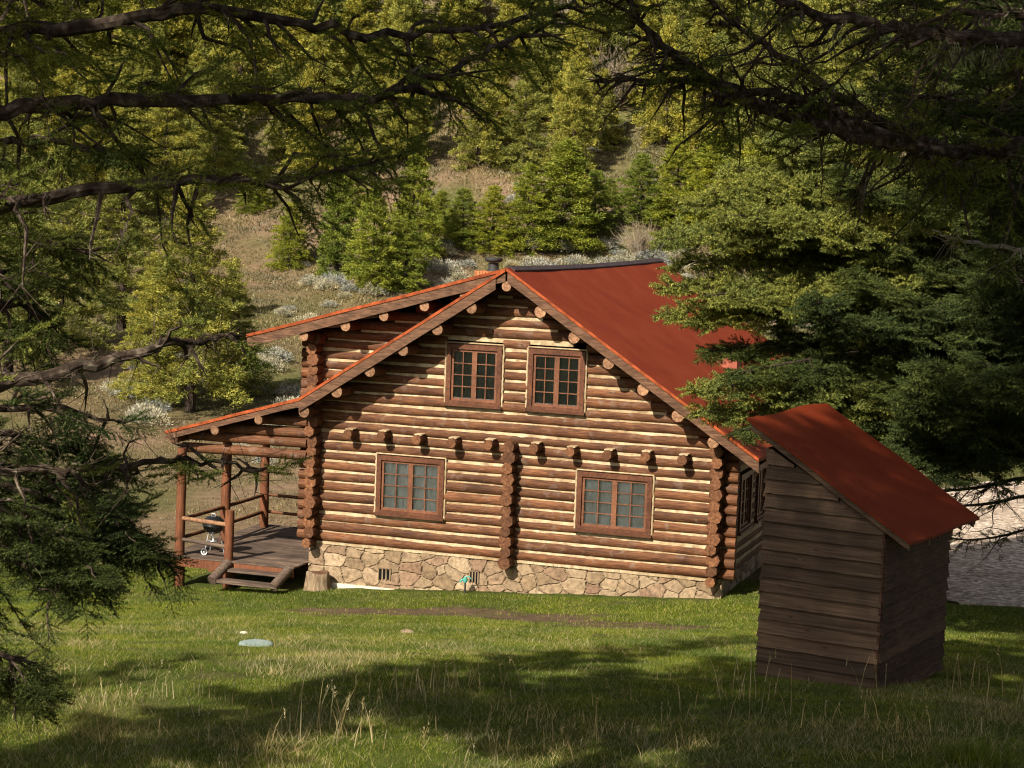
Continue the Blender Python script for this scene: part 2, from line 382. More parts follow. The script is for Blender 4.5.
hc = L(np.broadcast_to(hillc1, GX.shape+(3,)), hillc2, np.clip((fbm(GX/7, GY/7, 4, 61)-.42)*4, 0, 1))
hc = L(hc, hillc3, np.clip((fbm(GX/5, GY/5, 4, 71)-.5)*4, 0, 1))
c = L(c, hc, behind)
g = link('ground', grid_mesh('ground', GX, GY, GZ, c, M_GROUND)); tag(g, 'grassy ground with a bare dirt patch, rising to a dry hillside', kind='structure')

# gravel yard and road behind the cabin
def ribbon(name, line, width, lift, m, n=160, k=24, jag=.5, seed=0, label=None):
    line = np.array(line, float); t = np.linspace(0, len(line)-1, n)
    cx = np.interp(t, range(len(line)), line[:, 0]); cy = np.interp(t, range(len(line)), line[:, 1])
    wd = np.interp(t, range(len(line)), width)
    for _ in range(6): cx[1:-1] = (cx[:-2]+cx[2:]+2*cx[1:-1])/4; cy[1:-1] = (cy[:-2]+cy[2:]+2*cy[1:-1])/4
    dx, dy = np.gradient(cx), np.gradient(cy); l = np.hypot(dx, dy); nx_, ny_ = -dy/l, dx/l
    u = np.linspace(-1, 1, k); e1 = (vnoise(t*6, t*0, 0, seed)-.5)*jag; e2 = (vnoise(t*6, t*0+5, 0, seed)-.5)*jag
    off = u[None, :]*wd[:, None]+np.where(u[None, :] < 0, e1[:, None], e2[:, None])*np.abs(u[None, :])
    X = cx[:, None]+nx_[:, None]*off; Y = cy[:, None]+ny_[:, None]*off
    Z = terrain(X, Y)+lift; Z[:, 0] -= lift+.08; Z[:, -1] -= lift+.08
    o = link(name, grid_mesh(name, X, Y, Z, None, m)); tag(o, label, kind='structure'); return o
ribbon('gravel_yard', [(13.6, 2.6), (20, 11), (30, 18), (48, 26)], [2.5, 12.5, 15, 12], .05, M_GRAVEL, 120, 60, 1.2, 3, 'grey gravel yard behind the shed')
ribbon('gravel_road', [(30, 30), (24, 46), (14, 56), (-2, 64), (-24, 70)], [3, 2, 1.6, 1.4, 1.2], .12, M_GRAVEL, 260, 14, .6, 4, 'pale gravel road climbing behind the cabin')

# ------------------------------------------------------------------ log cabin
W = 10.064; RX = 5.03; H = 3.25; RT = 6.94; S1 = .65; S2 = .288; OH = .93; LB = 12.5
cabin = empty('log_cabin', (5, 6, -1.0), 'two storey brown log cabin with cream chinking, red roof and stone base', 'cabin')
def main_top(x): return RT-S1*abs(x-RX)
def dorm_top(x): return RT-S2*(RX-x)
WIN = [(1.64, 3.38, .82, 2.26), (6.71, 8.52, .87, 2.26), (3.35, 4.74, 3.61, 5.06), (5.40, 6.79, 3.61, 5.06)]
SWIN = [(1.7, 3.05, .80, 2.22), (3.75, 4.85, .80, 2.22), (7.2, 8.6, .8, 2.2)]      # right wall, along y
def spans(a, b, z, wins, r=.10):
    out = [(a, b)]
    for (x0, x1, z0, z1) in wins:
        if z0-r < z < z1+r:
            n = []
            for (p, q) in out:
                if x1 <= p or x0 >= q: n.append((p, q)); continue
                if x0 > p: n.append((p, x0))
                if x1 < q: n.append((x1, q))
            out = n
    return out
def xr(z): return W+.45 if z < 3.3 else RX+(RT-.36-z)/S1
def xl(z): return -.45 if z < 5.12 else RX-(RT-.34-z)/S2
# gable walls (front y=0, back y=LB)
for yy, name in ((0.0, 'front_wall'), (LB, 'back_wall')):
    b = MB(); k = 0; sd = 10 if yy == 0 else 500
    z = .125
    while z < 6.42:
        a, e = xl(z), xr(z)
        if e-a > .3:
            for (p, q) in spans(a, e, z, WIN if yy == 0 else []):
                sd += 1
                rr = .129+.006*math.sin(k*2.4+sd)
                b.log((p, yy, z), (q, yy, z), rr, 0, 1, sd, k=14, wob=.010)
        z += .25; k += 1
    z = 0.25
    while z < 6.4:
        a, e = xl(z+.12)+.33, xr(z+.12)-.33
        if z > 3.2: e -= .1
        a = max(a, .0)
        if e-a > .2:
            for (p, q) in spans(a, e, z, WIN if yy == 0 else [], .02):
                n = max(2, int((q-p)/.16)); xs = np.linspace(p, q, n); rg = np.random.default_rng(int(z*100)+7)
                y0 = yy-.093+rg.uniform(-.008, .008, n); y1 = yy-.060+rg.uniform(-.008, .008, n)
                y0b, y1b = y0+.19, y1+.17
                vs = []; 
                for i in range(n):
                    vs += [(xs[i], y0[i], z-.10), (xs[i], y1[i], z+.10), (xs[i], y1b[i], z+.10), (xs[i], y0b[i], z-.10)]
                fs = [(i*4+j, (i+1)*4+j, (i+1)*4+(j+1) % 4, i*4+(j+1) % 4) for i in range(n-1) for j in range(4)]+[(0, 1, 2, 3), tuple((n-1)*4+j for j in (3, 2, 1, 0))]
                b.add(vs, fs, 2, False)
        z += .25
    if yy == 0:    # cream beads of chinking up the window sides
        for (x0, x1, z0, z1) in WIN:
            rg = np.random.default_rng(int(x0*10))
            for sx in (x0-.028, x1+.028):
                zs = np.arange(z0-.03, z1+.06, .06)
                b.tube([(sx+rg.uniform(-.008, .008), -.118+rg.uniform(-.008, .008), zz) for zz in zs], [.026+rg.uniform(-.006, .006) for _ in zs], 6, 2)
            b.tube([(x, -.118, z1+.035) for x in np.linspace(x0-.03, x1+.03, 12)], .02, 6, 2)
    b.build(name, [M_LOGX, M_END, M_CHINK], cabin)
# side walls (logs along y, offset by half a log); their ends make the corner stacks
for xx, name, top in ((0.0, 'left_wall', 5.1), (W, 'right_wall', 3.2)):
    b = MB(); z = 0.0; k = 0; sd = 900 if xx == 0 else 1200
    while z < top+.01:
        for (p, q) in spans(-.45-(.03 if k % 2 else 0), LB+.45, z, SWIN if xx > 1 else []):
            sd += 1; rr = (.165 if k % 2 == 0 else .14)
            if z < .05: rr = .12
            if p < 0:
                xj = .022*math.sin(sd*2.3); b.log((xx+xj, p+.05*math.sin(sd*1.7), z), (xx+xj, .05, z), rr, 0, 1, sd, k=7, wob=.004, seg=.2, taper=.03); p = 0.0
            b.log((xx, p, z), (xx, q, z), .125, 0, 1, sd, k=12, wob=.010, seg=.5, taper=.02)
        z += .25; k += 1
    z = .125
    while z < top:
        for (p, q) in spans(.1, LB-.1, z, SWIN if xx > 1 else [], .02):
            b.box((xx-.095, p, z-.10), (xx+.095, q, z+.10), 2)
        z += .25
    b.build(name, [M_LOGY, M_END, M_CHINK], cabin)
# centre partition log ends on the gable
b = MB(); z = -.02; k = 0
while z < 2.8:
    rr = .155 if k % 2 == 0 else .125
    b.log((5.08+.01*math.sin(k*2), -.45-(.03 if k % 3 == 0 else 0), z), (5.08, .1, z), rr+.01, 0, 1, 1500+k, k=7, wob=.006, seg=.2)
    z += .25; k += 1
b.build('partition_log_ends', [M_LOGY, M_END], cabin)
# floor joist ends
JX = [.99, 1.86, 2.77, 3.66, 4.58, 5.72, 6.60, 7.50, 8.40, 9.28]
for i, x in enumerate(JX):
    b = MB(); zz = 2.745+.02*math.sin(i*1.7)
    b.log((x, -.50-.02*math.sin(i*3), zz), (x+.005, .1, zz), .115, 0, 1, 1600+i, k=9, wob=.004, seg=.2)
    b.box((x-.10, -.40, zz+.098), (x+.10, -.10, zz+.125), 2)
    b.build('joist', [M_LOGY, M_END, M_CHINK], cabin)
# purlins
PM = [(RX+kk*W/12, H+3.269*(1-abs(kk)/6)) for kk in range(-6, 7)]
for i, (x, z) in enumerate(PM):
    b = MB(); r = .135
    if i < 6: b.log((x, -.87, z), (x, .3, z), r, 0, 1, 1700+i, k=14, wob=.004, seg=.3)
    else: b.log((x, -.86, z), (x, LB+.7, z), r if i != 6 else .12, 0, 1, 1700+i, k=14, wob=.004, seg=.6)
    b.build('purlin', [M_LOGY, M_PURLEND], cabin)
for i, x in enumerate([-.08, 1.0, 1.98, 3.0, 4.0]):
    b = MB(); b.log((x, -.83, dorm_top(x)-.40), (x, LB+.7, dorm_top(x)-.40), .12, 0, 1, 1750+i, k=14, wob=.004, seg=.6)
    b.build('purlin', [M_LOGY, M_PURLEND], cabin)
# roofs
XE = W+1.07; XD = -1.58; XB = -.12; XP = -3.72; BK = LB+.75
def roof_grid(x0, x1, y0, y1, fz, nx_, ny_, th=.075):
    b = MB(); xs = np.linspace(x0, x1, nx_); ys = np.linspace(y0, y1, ny_); vs = []
    for yv in ys:
        for xv in xs:
            wv = .022*(vnoise(np.array([xv*1.1]), np.array([yv*.9]), 0, 81)[0]-.5)
            e = 0.0
            vs.append((xv, yv, fz(xv)+wv-.05*math.sin(math.pi*max(0, min(1, (yv+.85)/13.4)))*(1 if xv > RX-.5 else .6)))
    n = len(vs); vs += [(p[0], p[1], p[2]-th) for p in vs]
    I = lambda j, i: j*nx_+i
    for j in range(ny_-1):
        for i in range(nx_-1):
            q = (I(j, i), I(j, i+1), I(j+1, i+1), I(j+1, i)); b.f.append(list(q)); b.m.append(0); b.sm.append(True)
            b.f.append([n+t for t in reversed(q)]); b.m.append(2); b.sm.append(False)
    ed = [(I(0, i), I(0, i+1)) for i in range(nx_-1)]+[(I(j, nx_-1), I(j+1, nx_-1)) for j in range(ny_-1)]+[(I(ny_-1, i+1), I(ny_-1, i)) for i in range(nx_-1)]+[(I(j+1, 0), I(j, 0)) for j in range(ny_-1)]
    b.v = vs
    for (a, c_) in ed:
        o = len(b.v); b.v += [vs[a], vs[c_], vs[n+c_], vs[n+a]]; b.f.append([o, o+3, o+2, o+1]); b.m.append(1); b.sm.append(False)
    return b
rm = [M_ROOF, M_EDGE, M_FASCIA]
right_roof = roof_grid(RX, XE, -OH, BK, main_top, 26, 40).build('roof', rm, cabin)
dormer_roof = roof_grid(XD, RX, -OH+.03, BK, dorm_top, 20, 40).build('dormer_roof', rm, cabin)
b = roof_grid(XB, RX-.02, -OH, .04, main_top, 14, 3); b.build('gable_roof_strip', rm, cabin)
b = roof_grid(XP, XB, -OH, 5.0, lambda x: main_top(XB)-.296*(XB-x), 12, 14); porch_roof = b.build('porch_roof', rm, cabin)
b = roof_grid(XE+.005, W+1.9, 7.5, BK, lambda x: main_top(XE)-.075-.5*(x-XE), 4, 14); b.build('rear_eave_roof', rm, cabin)
# ridge cap
b = MB(); ys = np.linspace(-OH+.25, BK, 20)
for s0, s1_ in ((-.12, 0.0), (0.0, .13)):
    vs = []
    for yv in ys:
        sag = -.05*math.sin(math.pi*max(0, min(1, (yv+.85)/13.4)))
        z0 = RT+.045+sag
        zz = lambda o: z0-(S2 if o < 0 else S1)*abs(o)
        vs += [(RX+s0, yv, zz(s0)), (RX+s1_, yv, zz(s1_)), (RX+s1_, yv, zz(s1_)-.03), (RX+s0, yv, zz(s0)-.03)]
    b.add(vs, [(i*4+j, i*4+(j+1) % 4, (i+1)*4+(j+1) % 4, (i+1)*4+j) for i in range(len(ys)-1) for j in range(4)]+[(3, 2, 1, 0)])
b.build('ridge_cap', M_RIDGE, right_roof)
# rake boards (fascia)
def rake(name, xa, za, xb, zb, y, h_, th=.05, parent=None, seed=0, cut=False):
    b = MB(); n = max(3, int(abs(xb-xa)/.5)); rg = np.random.default_rng(seed); vs = []
    for i in range(n+1):
        t = i/n; x = xa+(xb-xa)*t; z = za+(zb-za)*t; hh = h_*(1+rg.uniform(-.03, .03)); dy = rg.uniform(-.004, .004)
        vs += [(x, y+dy, z-.003), (x, y+dy, z-hh), (x, y+th, z-hh), (x, y+th, z-.003)]
    b.add(vs, [(i*4+j, (i+1)*4+j, (i+1)*4+(j+1) % 4, i*4+(j+1) % 4) for i in range(n) for j in range(4)]+[(0, 1, 2, 3), tuple(n*4+j for j in (3, 2, 1, 0))])
    return b.build(name, M_FASCIA, parent)
rake('fascia', RX+.03, RT-.10, XE, main_top(XE)-.09, -OH+.015, .23, parent=right_roof, seed=1)
rake('fascia', XD+.02, dorm_top(XD)-.085, RX-.03, RT-.085, -OH+.05, .23, parent=dormer_roof, seed=2)
rake('fascia', XB, main_top(XB)-.085, RX-.25, main_top(RX-.25)-.085, -OH+.015, .26, parent=cabin, seed=3)
rake('fascia', XP+.02, main_top(XB)-.296*(XB-XP)-.085, XB-.003, main_top(XB)-.085, -OH+.015, .13, parent=porch_roof, seed=4)
rake('fascia', RX+.03, RT-.10, XE, main_top(XE)-.09, BK-.06, .22, parent=right_roof, seed=5)
rake('fascia', XD, dorm_top(XD)-.085, RX-.03, RT-.085, BK-.06, .22, parent=dormer_roof, seed=6)
# roof vent box and chimney
b = MB(); vx, vy = 8.85, 5.9; vz = main_top(vx)
b.add([(vx-.45, vy-.3, main_top(vx-.45)-.05), (vx+.3, vy-.3, main_top(vx+.3)-.05), (vx+.3, vy+.35, main_top(vx+.3)-.05), (vx-.45, vy+.35, main_top(vx-.45)-.05),
       (vx-.45, vy-.3, vz+.36), (vx+.3, vy-.3, vz+.24), (vx+.3, vy+.35, vz+.24), (vx-.45, vy+.35, vz+.36)],
      [(4, 5, 6, 7), (0, 1, 5, 4), (1, 2, 6, 5), (2, 3, 7, 6), (3, 0, 4, 7)])
b.build('roof_vent', M_RUST, right_roof)
chx, chy = 2.75, 4.6; zt = 6.68
b = MB()
b.box((chx-.36, chy-.33, dorm_top(chx)-.5), (chx+.36, chy+.33, zt-.02))
for i in range(9):
    a0 = -.36+i*.08; b.box((chx+a0, chy-.36-.01*(i % 2), zt-.16), (chx+a0+.07, chy-.335, zt-.03))
for i in range(9):
    a0 = -.36+i*.08; b.box((chx+a0, chy-.36+.01*(i % 2), zt-.30), (chx+a0+.072, chy-.335, zt-.175))
chim = b.build('chimney', M_BRICK, cabin)
b = MB(); b.tube([(chx+.04, chy, zt-.03), (chx+.04, chy, zt+.05), (chx+.04, chy, zt+.20)], [.2, .14, .13], 16)
b.tube([(chx+.04, chy, zt+.21), (chx+.04, chy, zt+.25), (chx+.04, chy, zt+.33), (chx+.04, chy, zt+.34)], [.15, .24, .23, .05], 16)
b.build('chimney_cap', M_IRON, chim)
# windows
def window(M, w_, h_, curtain, mat_c, parent=cabin):
    # local frame: x across, z up, -y outwards, origin lower left of the outer frame on the log face
    T = lambda a, e: (a, e)
    fr = MB(); f = .115
    fr.box((0, -.035, 0), (f, .16, h_), 0, M); fr.box((w_-f, -.035, 0), (w_, .16, h_), 0, M)
    fr.box((f, -.035, h_-f), (w_-f, .16, h_), 0, M); fr.box((f, -.035, 0), (w_-f, .16, f*.9), 0, M)
    fr.box((-.03, -.075, -.03), (w_+.03, .05, .035), 0, M)
    o = fr.build('window', M_FRAME, parent)
    iw = (w_-2*f)/2; zb, zt_ = f*.9, h_-f
    for s in (0, 1):
        x0 = f+s*iw; x1 = x0+iw; sa = MB(); t = .062
        sa.box((x0, .012, zb), (x0+t, .07, zt_), 0, M); sa.box((x1-t, .012, zb), (x1, .07, zt_), 0, M)
        sa.box((x0+t, .012, zb), (x1-t, .07, zb+t), 0, M); sa.box((x0+t, .012, zt_-t), (x1-t, .07, zt_), 0, M)
        xm = (x0+x1)/2; sa.box((xm-.012, .02, zb+t), (xm+.012, .06, zt_-t), 0, M)
        for j in (1, 2, 3):
            zz = zb+t+(zt_-zb-2*t)*j/4
            sa.box((x0+t, .024, zz-.011), (xm-.012, .056, zz+.011), 0, M); sa.box((xm+.012, .024, zz-.011), (x1-t, .056, zz+.011), 0, M)
        sa.build('sash', M_SASH, o)
        g_ = MB(); g_.box((x0+t-.01, .038, zb+t-.01), (x1-t+.01, .042, zt_-t+.01), 0, M); g_.build('pane', M_GLASS, o)
    sl = MB(); sl.box((f+.06, .045, zb+.03), (w_-f-.06, .075, zb+.075), 0, M); sl.build('sill_reflection', M_WHITE, o)  # white strip built in as the sill's reflection low in the glass
    cu = MB(); n = 60; vs = []
    for i in range(n+1):
        x = .06+(w_-.12)*i/n; y = .098+.012*math.sin(i*1.15)+.005*math.sin(i*2.9)
        if abs(i-n/2) < 1.5: y += .01
        for z in (.06, h_-.06): vs.append(tuple(M @ Vector((x, y, z))))
    for i in range(n+1):
        x = .06+(w_-.12)*i/n
        for z in (.06, h_-.06): vs.append(tuple(M @ Vector((x, .155, z))))
    m_ = 2*(n+1)
    cu.add(vs, [(2*i, 2*i+2, 2*i+3, 2*i+1) for i in range(n)]+[(m_+2*i+1, m_+2*i+3, m_+2*i+2, m_+2*i) for i in range(n)], 0, True)
    cu.build('curtain', mat_c, o)  # in the upper windows this is an added dark sheet for room shade
    return o
for i, (x0, x1, z0, z1) in enumerate(WIN):
    window(Matrix.Translation((x0, -.13, z0)), x1-x0, z1-z0, True, M_CURT if i < 2 else M_UNLIT)
for (y0, y1, z0, z1) in SWIN:
    window(Matrix.Translation((W+.13, y0, z0)) @ Matrix.Rotation(math.pi/2, 4, 'Z'), y1-y0, z1-z0, True, M_CURT)
# window hoods are not there; stone foundation with relief
def stones(n_along, pt, cell=.36):
    # returns height and colour for (u, z) sampled points
    pass
def masonry(name, O, D, Nn, length, z0, z1, seed, parent):
    du = .022; us = np.arange(0, length+du, du); zs = np.arange(z0, z1+.001, du)
    U, Z = np.meshgrid(us, zs); rg = np.random.default_rng(seed)
    cw, ch = .47, .29
    uu = U+(.09*(fbm(U*3, Z*3, 3, seed)-.5)*2); zz = Z+(.05*(fbm(U*3+9, Z*3, 3, seed+1)-.5)*2)
    iu = np.floor(uu/cw).astype(int); iz = np.floor(zz/ch).astype(int)
    d1 = np.full(U.shape, 9.); d2 = np.full(U.shape, 9.); idd = np.zeros(U.shape, int)
    for a in range(-2, 3):
        for b_ in range(-2, 3):
            ci, cj = iu+a, iz+b_
            px_ = (ci+.5+(_hash(ci, cj, 0*ci, seed)-.5)*.95)*cw; pz_ = (cj+.5+(_hash(ci, cj, 0*ci, seed+3)-.5)*.95)*ch
            d = np.hypot((uu-px_)*.8, (zz-pz_)*1.05); key = ci*1000+cj
            m = d < d1
            d2 = np.where(m, d1, np.minimum(d2, d)); idd = np.where(m, key, idd); d1 = np.where(m, d, d1)
    edge = (d2-d1)
    k = np.clip(edge/.035, 0, 1); hh = .07*(1-(1-k)**2)+.02*(fbm(U*9, Z*9, 3, seed+5)-.5)+.02*_hash(idd, idd*0, idd*0, seed+9)
    r1 = _hash(idd, idd*0, idd*0, seed+6); r2 = _hash(idd, idd*0, idd*0, seed+7)
    base = L(np.broadcast_to(np.array([.19, .13, .078]), U.shape+(3,)), np.array([.36, .27, .175]), r1)
    base = L(base, np.array([.20, .12, .08]), np.clip(r2*2.2-1.4, 0, 1))
    base = base*(.8+.4*fbm(U*5, Z*5, 3, seed+8))[..., None]
    mort = np.array([.28, .225, .155]); cc = L(np.broadcast_to(mort, U.shape+(3,)), base, np.clip(edge/.022, 0, 1))
    O = np.array(O, float); D = np.array(D, float); Nn = np.array(Nn, float)
    Pt = O+D*U[..., None]+Nn*hh[..., None]; org = origin_of(parent)
    # close the sheet into a solid: fold its borders back by 12 cm
    X, Y, Zz = Pt[..., 0]-org.x, Pt[..., 1]-org.y, Z-org.z
    def pad(A, dl): 
        A = np.pad(A, 1, mode='edge'); A[0] += dl; A[-1] += dl; A[1:-1, 0] += dl; A[1:-1, -1] += dl; return A
    X = pad(X, -Nn[0]*.2); Y = pad(Y, -Nn[1]*.2); Zz = pad(Zz, 0); cc = np.pad(cc, ((1, 1), (1, 1), (0, 0)), mode='edge')
    return link(name, grid_mesh(name, X, Y, Zz, cc, M_STONE, False), parent)
fnd = masonry('foundation', (-.12, -.02, 0), (1, 0, 0), (0, -1, 0), W+.28, -1.35, -.03, 3, cabin)
masonry('side_foundation', (W+.08, -.02, 0), (0, 1, 0), (1, 0, 0), LB+.1, -1.0, -.03, 5, cabin)
b = MB(); b.box((-.1, .12, -1.3), (W+.02, LB, -.12)); b.build('foundation_core', M_CONC, cabin)
b = MB()
for x in np.arange(-.1, W+.1, .1): b.box((x, -.125+.01*math.sin(x*9), -.05), (x+.1, .05, .004+.006*math.sin(x*5)))
b.build('mortar_ledge', M_CHINK, fnd)
b = MB(); b.box((.55, -.19, -1.3), (2.3, -.06, float(terrain(1.4, -.2))+.05)); b.build('footing', M_CONC, fnd)
for (u, v, w_) in ((384.5, 574, .30), (474, 577, .22)):
    d = ray(u, v); t = (-.10-CAM[1])/d[1]; p = CAM+d*t; x, z = p[0], p[2]
    b = MB(); n = 3
    for i in range(n):
        a0 = x-w_/2+i*w_/n
        b.box((a0+.02, -.105, z-.13), (a0+w_/n-.02, -.098, z+.13), 0)  # dark plate paints the slot's shade; no opening is cut
        b.box((a0-.012, -.13, z-.14), (a0+.018, -.09, z+.14), 1)
    b.box((x+w_/2-.012, -.13, z-.14), (x+w_/2+.018, -.09, z+.14), 1)
    b.box((x-w_/2-.01, -.13, z+.13), (x+w_/2+.018, -.09, z+.155), 1)
    b.build('foundation_vent', [M_RECESS, M_STUMP], fnd)
# ------------------------------------------------------------------ porch
DZ = -.57; PY0 = -.85; PY1 = 4.5; PXL = -3.72
gl = lambda x, y: float(terrain(x, y))
b = MB(); rg = np.random.default_rng(4); y = PY0
while y < PY1:
    b.box((PXL+rg.uniform(-.02, .02), y+.006, DZ-.04), (-.18, y+.14, DZ+rg.uniform(-.004, .004))); y += .146
b.build('porch_deck', M_DECK, cabin)
b = MB(); b.box((PXL+.02, PY0+.02, DZ-.26), (-2.1, PY0+.08, DZ-.045)); b.box((PXL+.03, PY0+.1, DZ-.26), (PXL+.09, PY1, DZ-.045)); b.box((-2.0, PY0+.02, DZ-.26), (-.2, PY0+.08, DZ-.045))
b.build('deck_rim', M_LOGZ, cabin)
for (x, y) in ((-3.4, -.6), (-3.6, 1.6), (-3.6, 4.2), (-2.0, -.7), (-2.0, 1.8), (-.5, 3.6)):
    b = MB(); b.log((x, y, gl(x, y)-.2), (x, y, DZ-.05), .13, 0, 1, 77, k=9, seg=.3); b.build('deck_pier', [M_LOGZ, M_END], cabin)
prz = lambda x: main_top(XB)-.296*(XB-x)
POSTS = [(-3.36, -.70, .12), (-3.36, 1.75, .13), (-3.42, 4.15, .12)]
for i, (x, y, r) in enumerate(POSTS):
    b = MB(); b.log((x, y, DZ), (x+.02, y, prz(x)-.52), r, 0, 1, 1800+i, k=9, seg=.3, wob=.012); b.build('porch_post', [M_LOGZ, M_END], cabin)
b = MB(); b.log((-1.97, -.78, DZ), (-1.95, -.78, .92-.25), .115, 0, 1, 1810, k=9, seg=.25); b.build('newel_post', [M_LOGZ, M_END], cabin)
def rail(p, q, r, i, m=M_LOGX):
    b = MB(); b.log(p, q, r, 0, 1, 1820+i, k=9, seg=.3, wob=.01); b.build('rail', [m, M_END], cabin)
rail((-3.34, -.72, .36), (-2.0, -.78, .30), .055, 0, M_PURLEND); rail((-3.34, -.72, -.18), (-2.0, -.78, -.24), .05, 1, M_DECK)
for a in range(2):
    x0, y0, _ = POSTS[a]; x1, y1, _ = POSTS[a+1]
    for j, z in enumerate((.32, -.16)): rail((x0, y0+.05, z), (x1, y1-.05, z), .05, 4+a*2+j, M_LOGY)
for j, z in enumerate((.32, -.16)): rail((-3.3, 4.18, z), (-.1, 4.18, z), .045, 10+j)
# porch beams, gable infill logs and purlins
for i, (xa, xb, z) in enumerate(((-3.5, -.1, prz(-3.6)-.46), (-3.3, -.1, prz(-3.6)-.16), (-2.3, -.1, prz(-3.6)+.10), (-1.5, -.1, prz(-3.6)+.36))):
    b = MB(); b.log((xa, -.38, z), (xb, -.38, z+.02), .125, 0, 1, 1850+i, k=12, seg=.4); b.build('porch_beam', [M_LOGX, M_END], cabin)
b = MB(); b.log((-3.5, -.88, prz(-3.5)-.24), (-3.5, 4.8, prz(-3.5)-.24), .12, 0, 1, 1860, k=12, seg=.5); b.build('porch_beam', [M_LOGY, M_END], cabin)
b = MB(); b.log((-3.6, 4.2, prz(-3.6)-.46), (-.1, 4.2, prz(-3.6)-.46), .12, 0, 1, 1861, k=12, seg=.5); b.build('porch_beam', [M_LOGX, M_END], cabin)
for i, x in enumerate((-2.35, -1.18)):
    b = MB(); b.log((x, -.92, prz(x)-.29), (x, 4.8, prz(x)-.29), .105, 0, 1, 1870+i, k=12, seg=.5); b.build('porch_rafter', [M_LOGY, M_PURLEND], cabin)
# steps
b = MB(); b.box((-1.80, PY0-.30, DZ-.21), (-.42, PY0-.01, DZ-.15)); b.build('step', M_DECK, cabin)
b = MB(); b.box((-1.95, PY0-.62, DZ-.44), (-.36, PY0-.32, DZ-.36)); b.build('step', M_DECK, cabin)
for i, x in enumerate((-2.0, -.36)):
    b = MB(); b.log((x+.08, PY0-.02, DZ-.04), (x-.06, PY0-.62, DZ-.40), .125, 0, 1, 1880+i, k=7, seg=.25); b.build('stair_stringer', [M_DECK, M_DECK], cabin)

# ------------------------------------------------------------------ shed
sa_ = -.209; SO = np.array([15.622, -13.467, 1.191])
shed = empty('wooden_shed', SO, 'leaning-roofed dark wooden shed with lapped boards and a red roof', 'shed')
SM = Matrix.Translation(SO) @ Matrix.Rotation(sa_, 4, 'Z')
SW, SDp = 1.97, 3.13
def topz(x): return 2.50-.515*x          # x from -SW to 0
def siding(name, M, w_, topf, zlow, m, seed, step=.225):
    b = MB(); z = zlow; rg = np.random.default_rng(seed); n = 14
    while True:
        a0, a1 = -rg.uniform(.0, .035), w_+rg.uniform(0, .035)
        xs = np.linspace(a0, a1, n); hs = step+.02
        ok = [x for x in xs if topf(min(max(x, 0), w_)) > z+.02]
        if len(ok) < 2: break
        vs = []; wv = rg.uniform(-.006, .006, n); wb = rg.uniform(-.008, .008, n)
        xs2 = np.linspace(min(ok), max(ok), n)
        for i, x in enumerate(xs2):
            zt_ = min(z+hs, topf(min(max(x, 0), w_))); zb = min(z+wb[i], zt_-.01)
            fr = (zt_-z)/hs
            vs += [(x, -.065+wv[i], zb), (x, -.065+.055*fr+wv[i], zt_), (x, 0, zt_), (x, 0, zb)]
        fs = [(i*4+j, (i+1)*4+j, (i+1)*4+(j+1) % 4, i*4+(j+1) % 4) for i in range(n-1) for j in range(4)]+[(0, 1, 2, 3), tuple((n-1)*4+j for j in (3, 2, 1, 0))]
        b.add([tuple(M @ Vector(p)) for p in vs], fs, 0)
        for _ in range(2):      # knots
            if rg.random() < .35:
                kx = rg.uniform(.15, w_-.15)
                if topf(kx) > z+.2:
                    kz = z+rg.uniform(.05, .14); ring = [(kx+.035*math.cos(t)*1.3, -.056, kz+.018*math.sin(t)) for t in np.linspace(0, 2*math.pi, 9)[:-1]]
                    b.add([tuple(M @ Vector(p)) for p in ring], [tuple(range(7, -1, -1))], 1)
        z += step
    return b.build(name, [m, M_FASCIA], shed)
Mf = SM @ Matrix.Translation((-SW, 0, 0))
siding('side_wall', Mf, SW, lambda x: topz(x-SW), -.35, M_SHED, 1)
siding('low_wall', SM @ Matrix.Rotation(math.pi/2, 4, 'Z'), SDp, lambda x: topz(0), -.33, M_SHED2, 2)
siding('side_wall', SM @ Matrix.Translation((0, SDp, 0)) @ Matrix.Rotation(math.pi, 4, 'Z'), SW, lambda x: topz(-x), -.25, M_SHED, 3)
siding('high_wall', SM @ Matrix.Translation((-SW, SDp, 0)) @ Matrix.Rotation(-math.pi/2, 4, 'Z'), SDp, lambda x: topz(-SW), -.2, M_SHED, 4)
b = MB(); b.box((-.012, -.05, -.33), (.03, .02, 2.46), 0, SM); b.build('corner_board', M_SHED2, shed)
ru = lambda x: 2.60-.60*(x-.0)
def rp(x, y, dz=0.0): return tuple(SM @ Vector((x, y, ru(x)+dz)))
b = MB(); nx_, ny_ = 16, 14; xs = np.linspace(-2.30, .50, nx_); ys = np.linspace(-.18, 3.22, ny_); vs = []
for y in ys:
    for x in xs: vs.append(rp(x+.03*math.sin(y*2.0)*(1 if x < 0 else .5), y, .02*math.sin(x*3+y*1.3)*.5))
n_ = len(vs); org = vs[:]
vs = vs+[(p[0], p[1], p[2]-.045) for p in vs]
b.v = vs
for j in range(ny_-1):
    for i in range(nx_-1):
        q = [j*nx_+i, j*nx_+i+1, (j+1)*nx_+i+1, (j+1)*nx_+i]; b.f.append(q); b.m.append(0); b.sm.append(True)
        b.f.append([t+n_ for t in reversed(q)]); b.m.append(1); b.sm.append(False)
ed = [(i, i+1) for i in range(nx_-1)]+[(j*nx_+nx_-1, (j+1)*nx_+nx_-1) for j in range(ny_-1)]+[((ny_-1)*nx_+i+1, (ny_-1)*nx_+i) for i in range(nx_-1)]+[((j+1)*nx_, j*nx_) for j in range(ny_-1)]
for a, e in ed:
    o_ = len(b.v); b.v += [vs[a], vs[e], vs[n_+e], vs[n_+a]]; b.f.append([o_, o_+3, o_+2, o_+1]); b.m.append(0); b.sm.append(False)
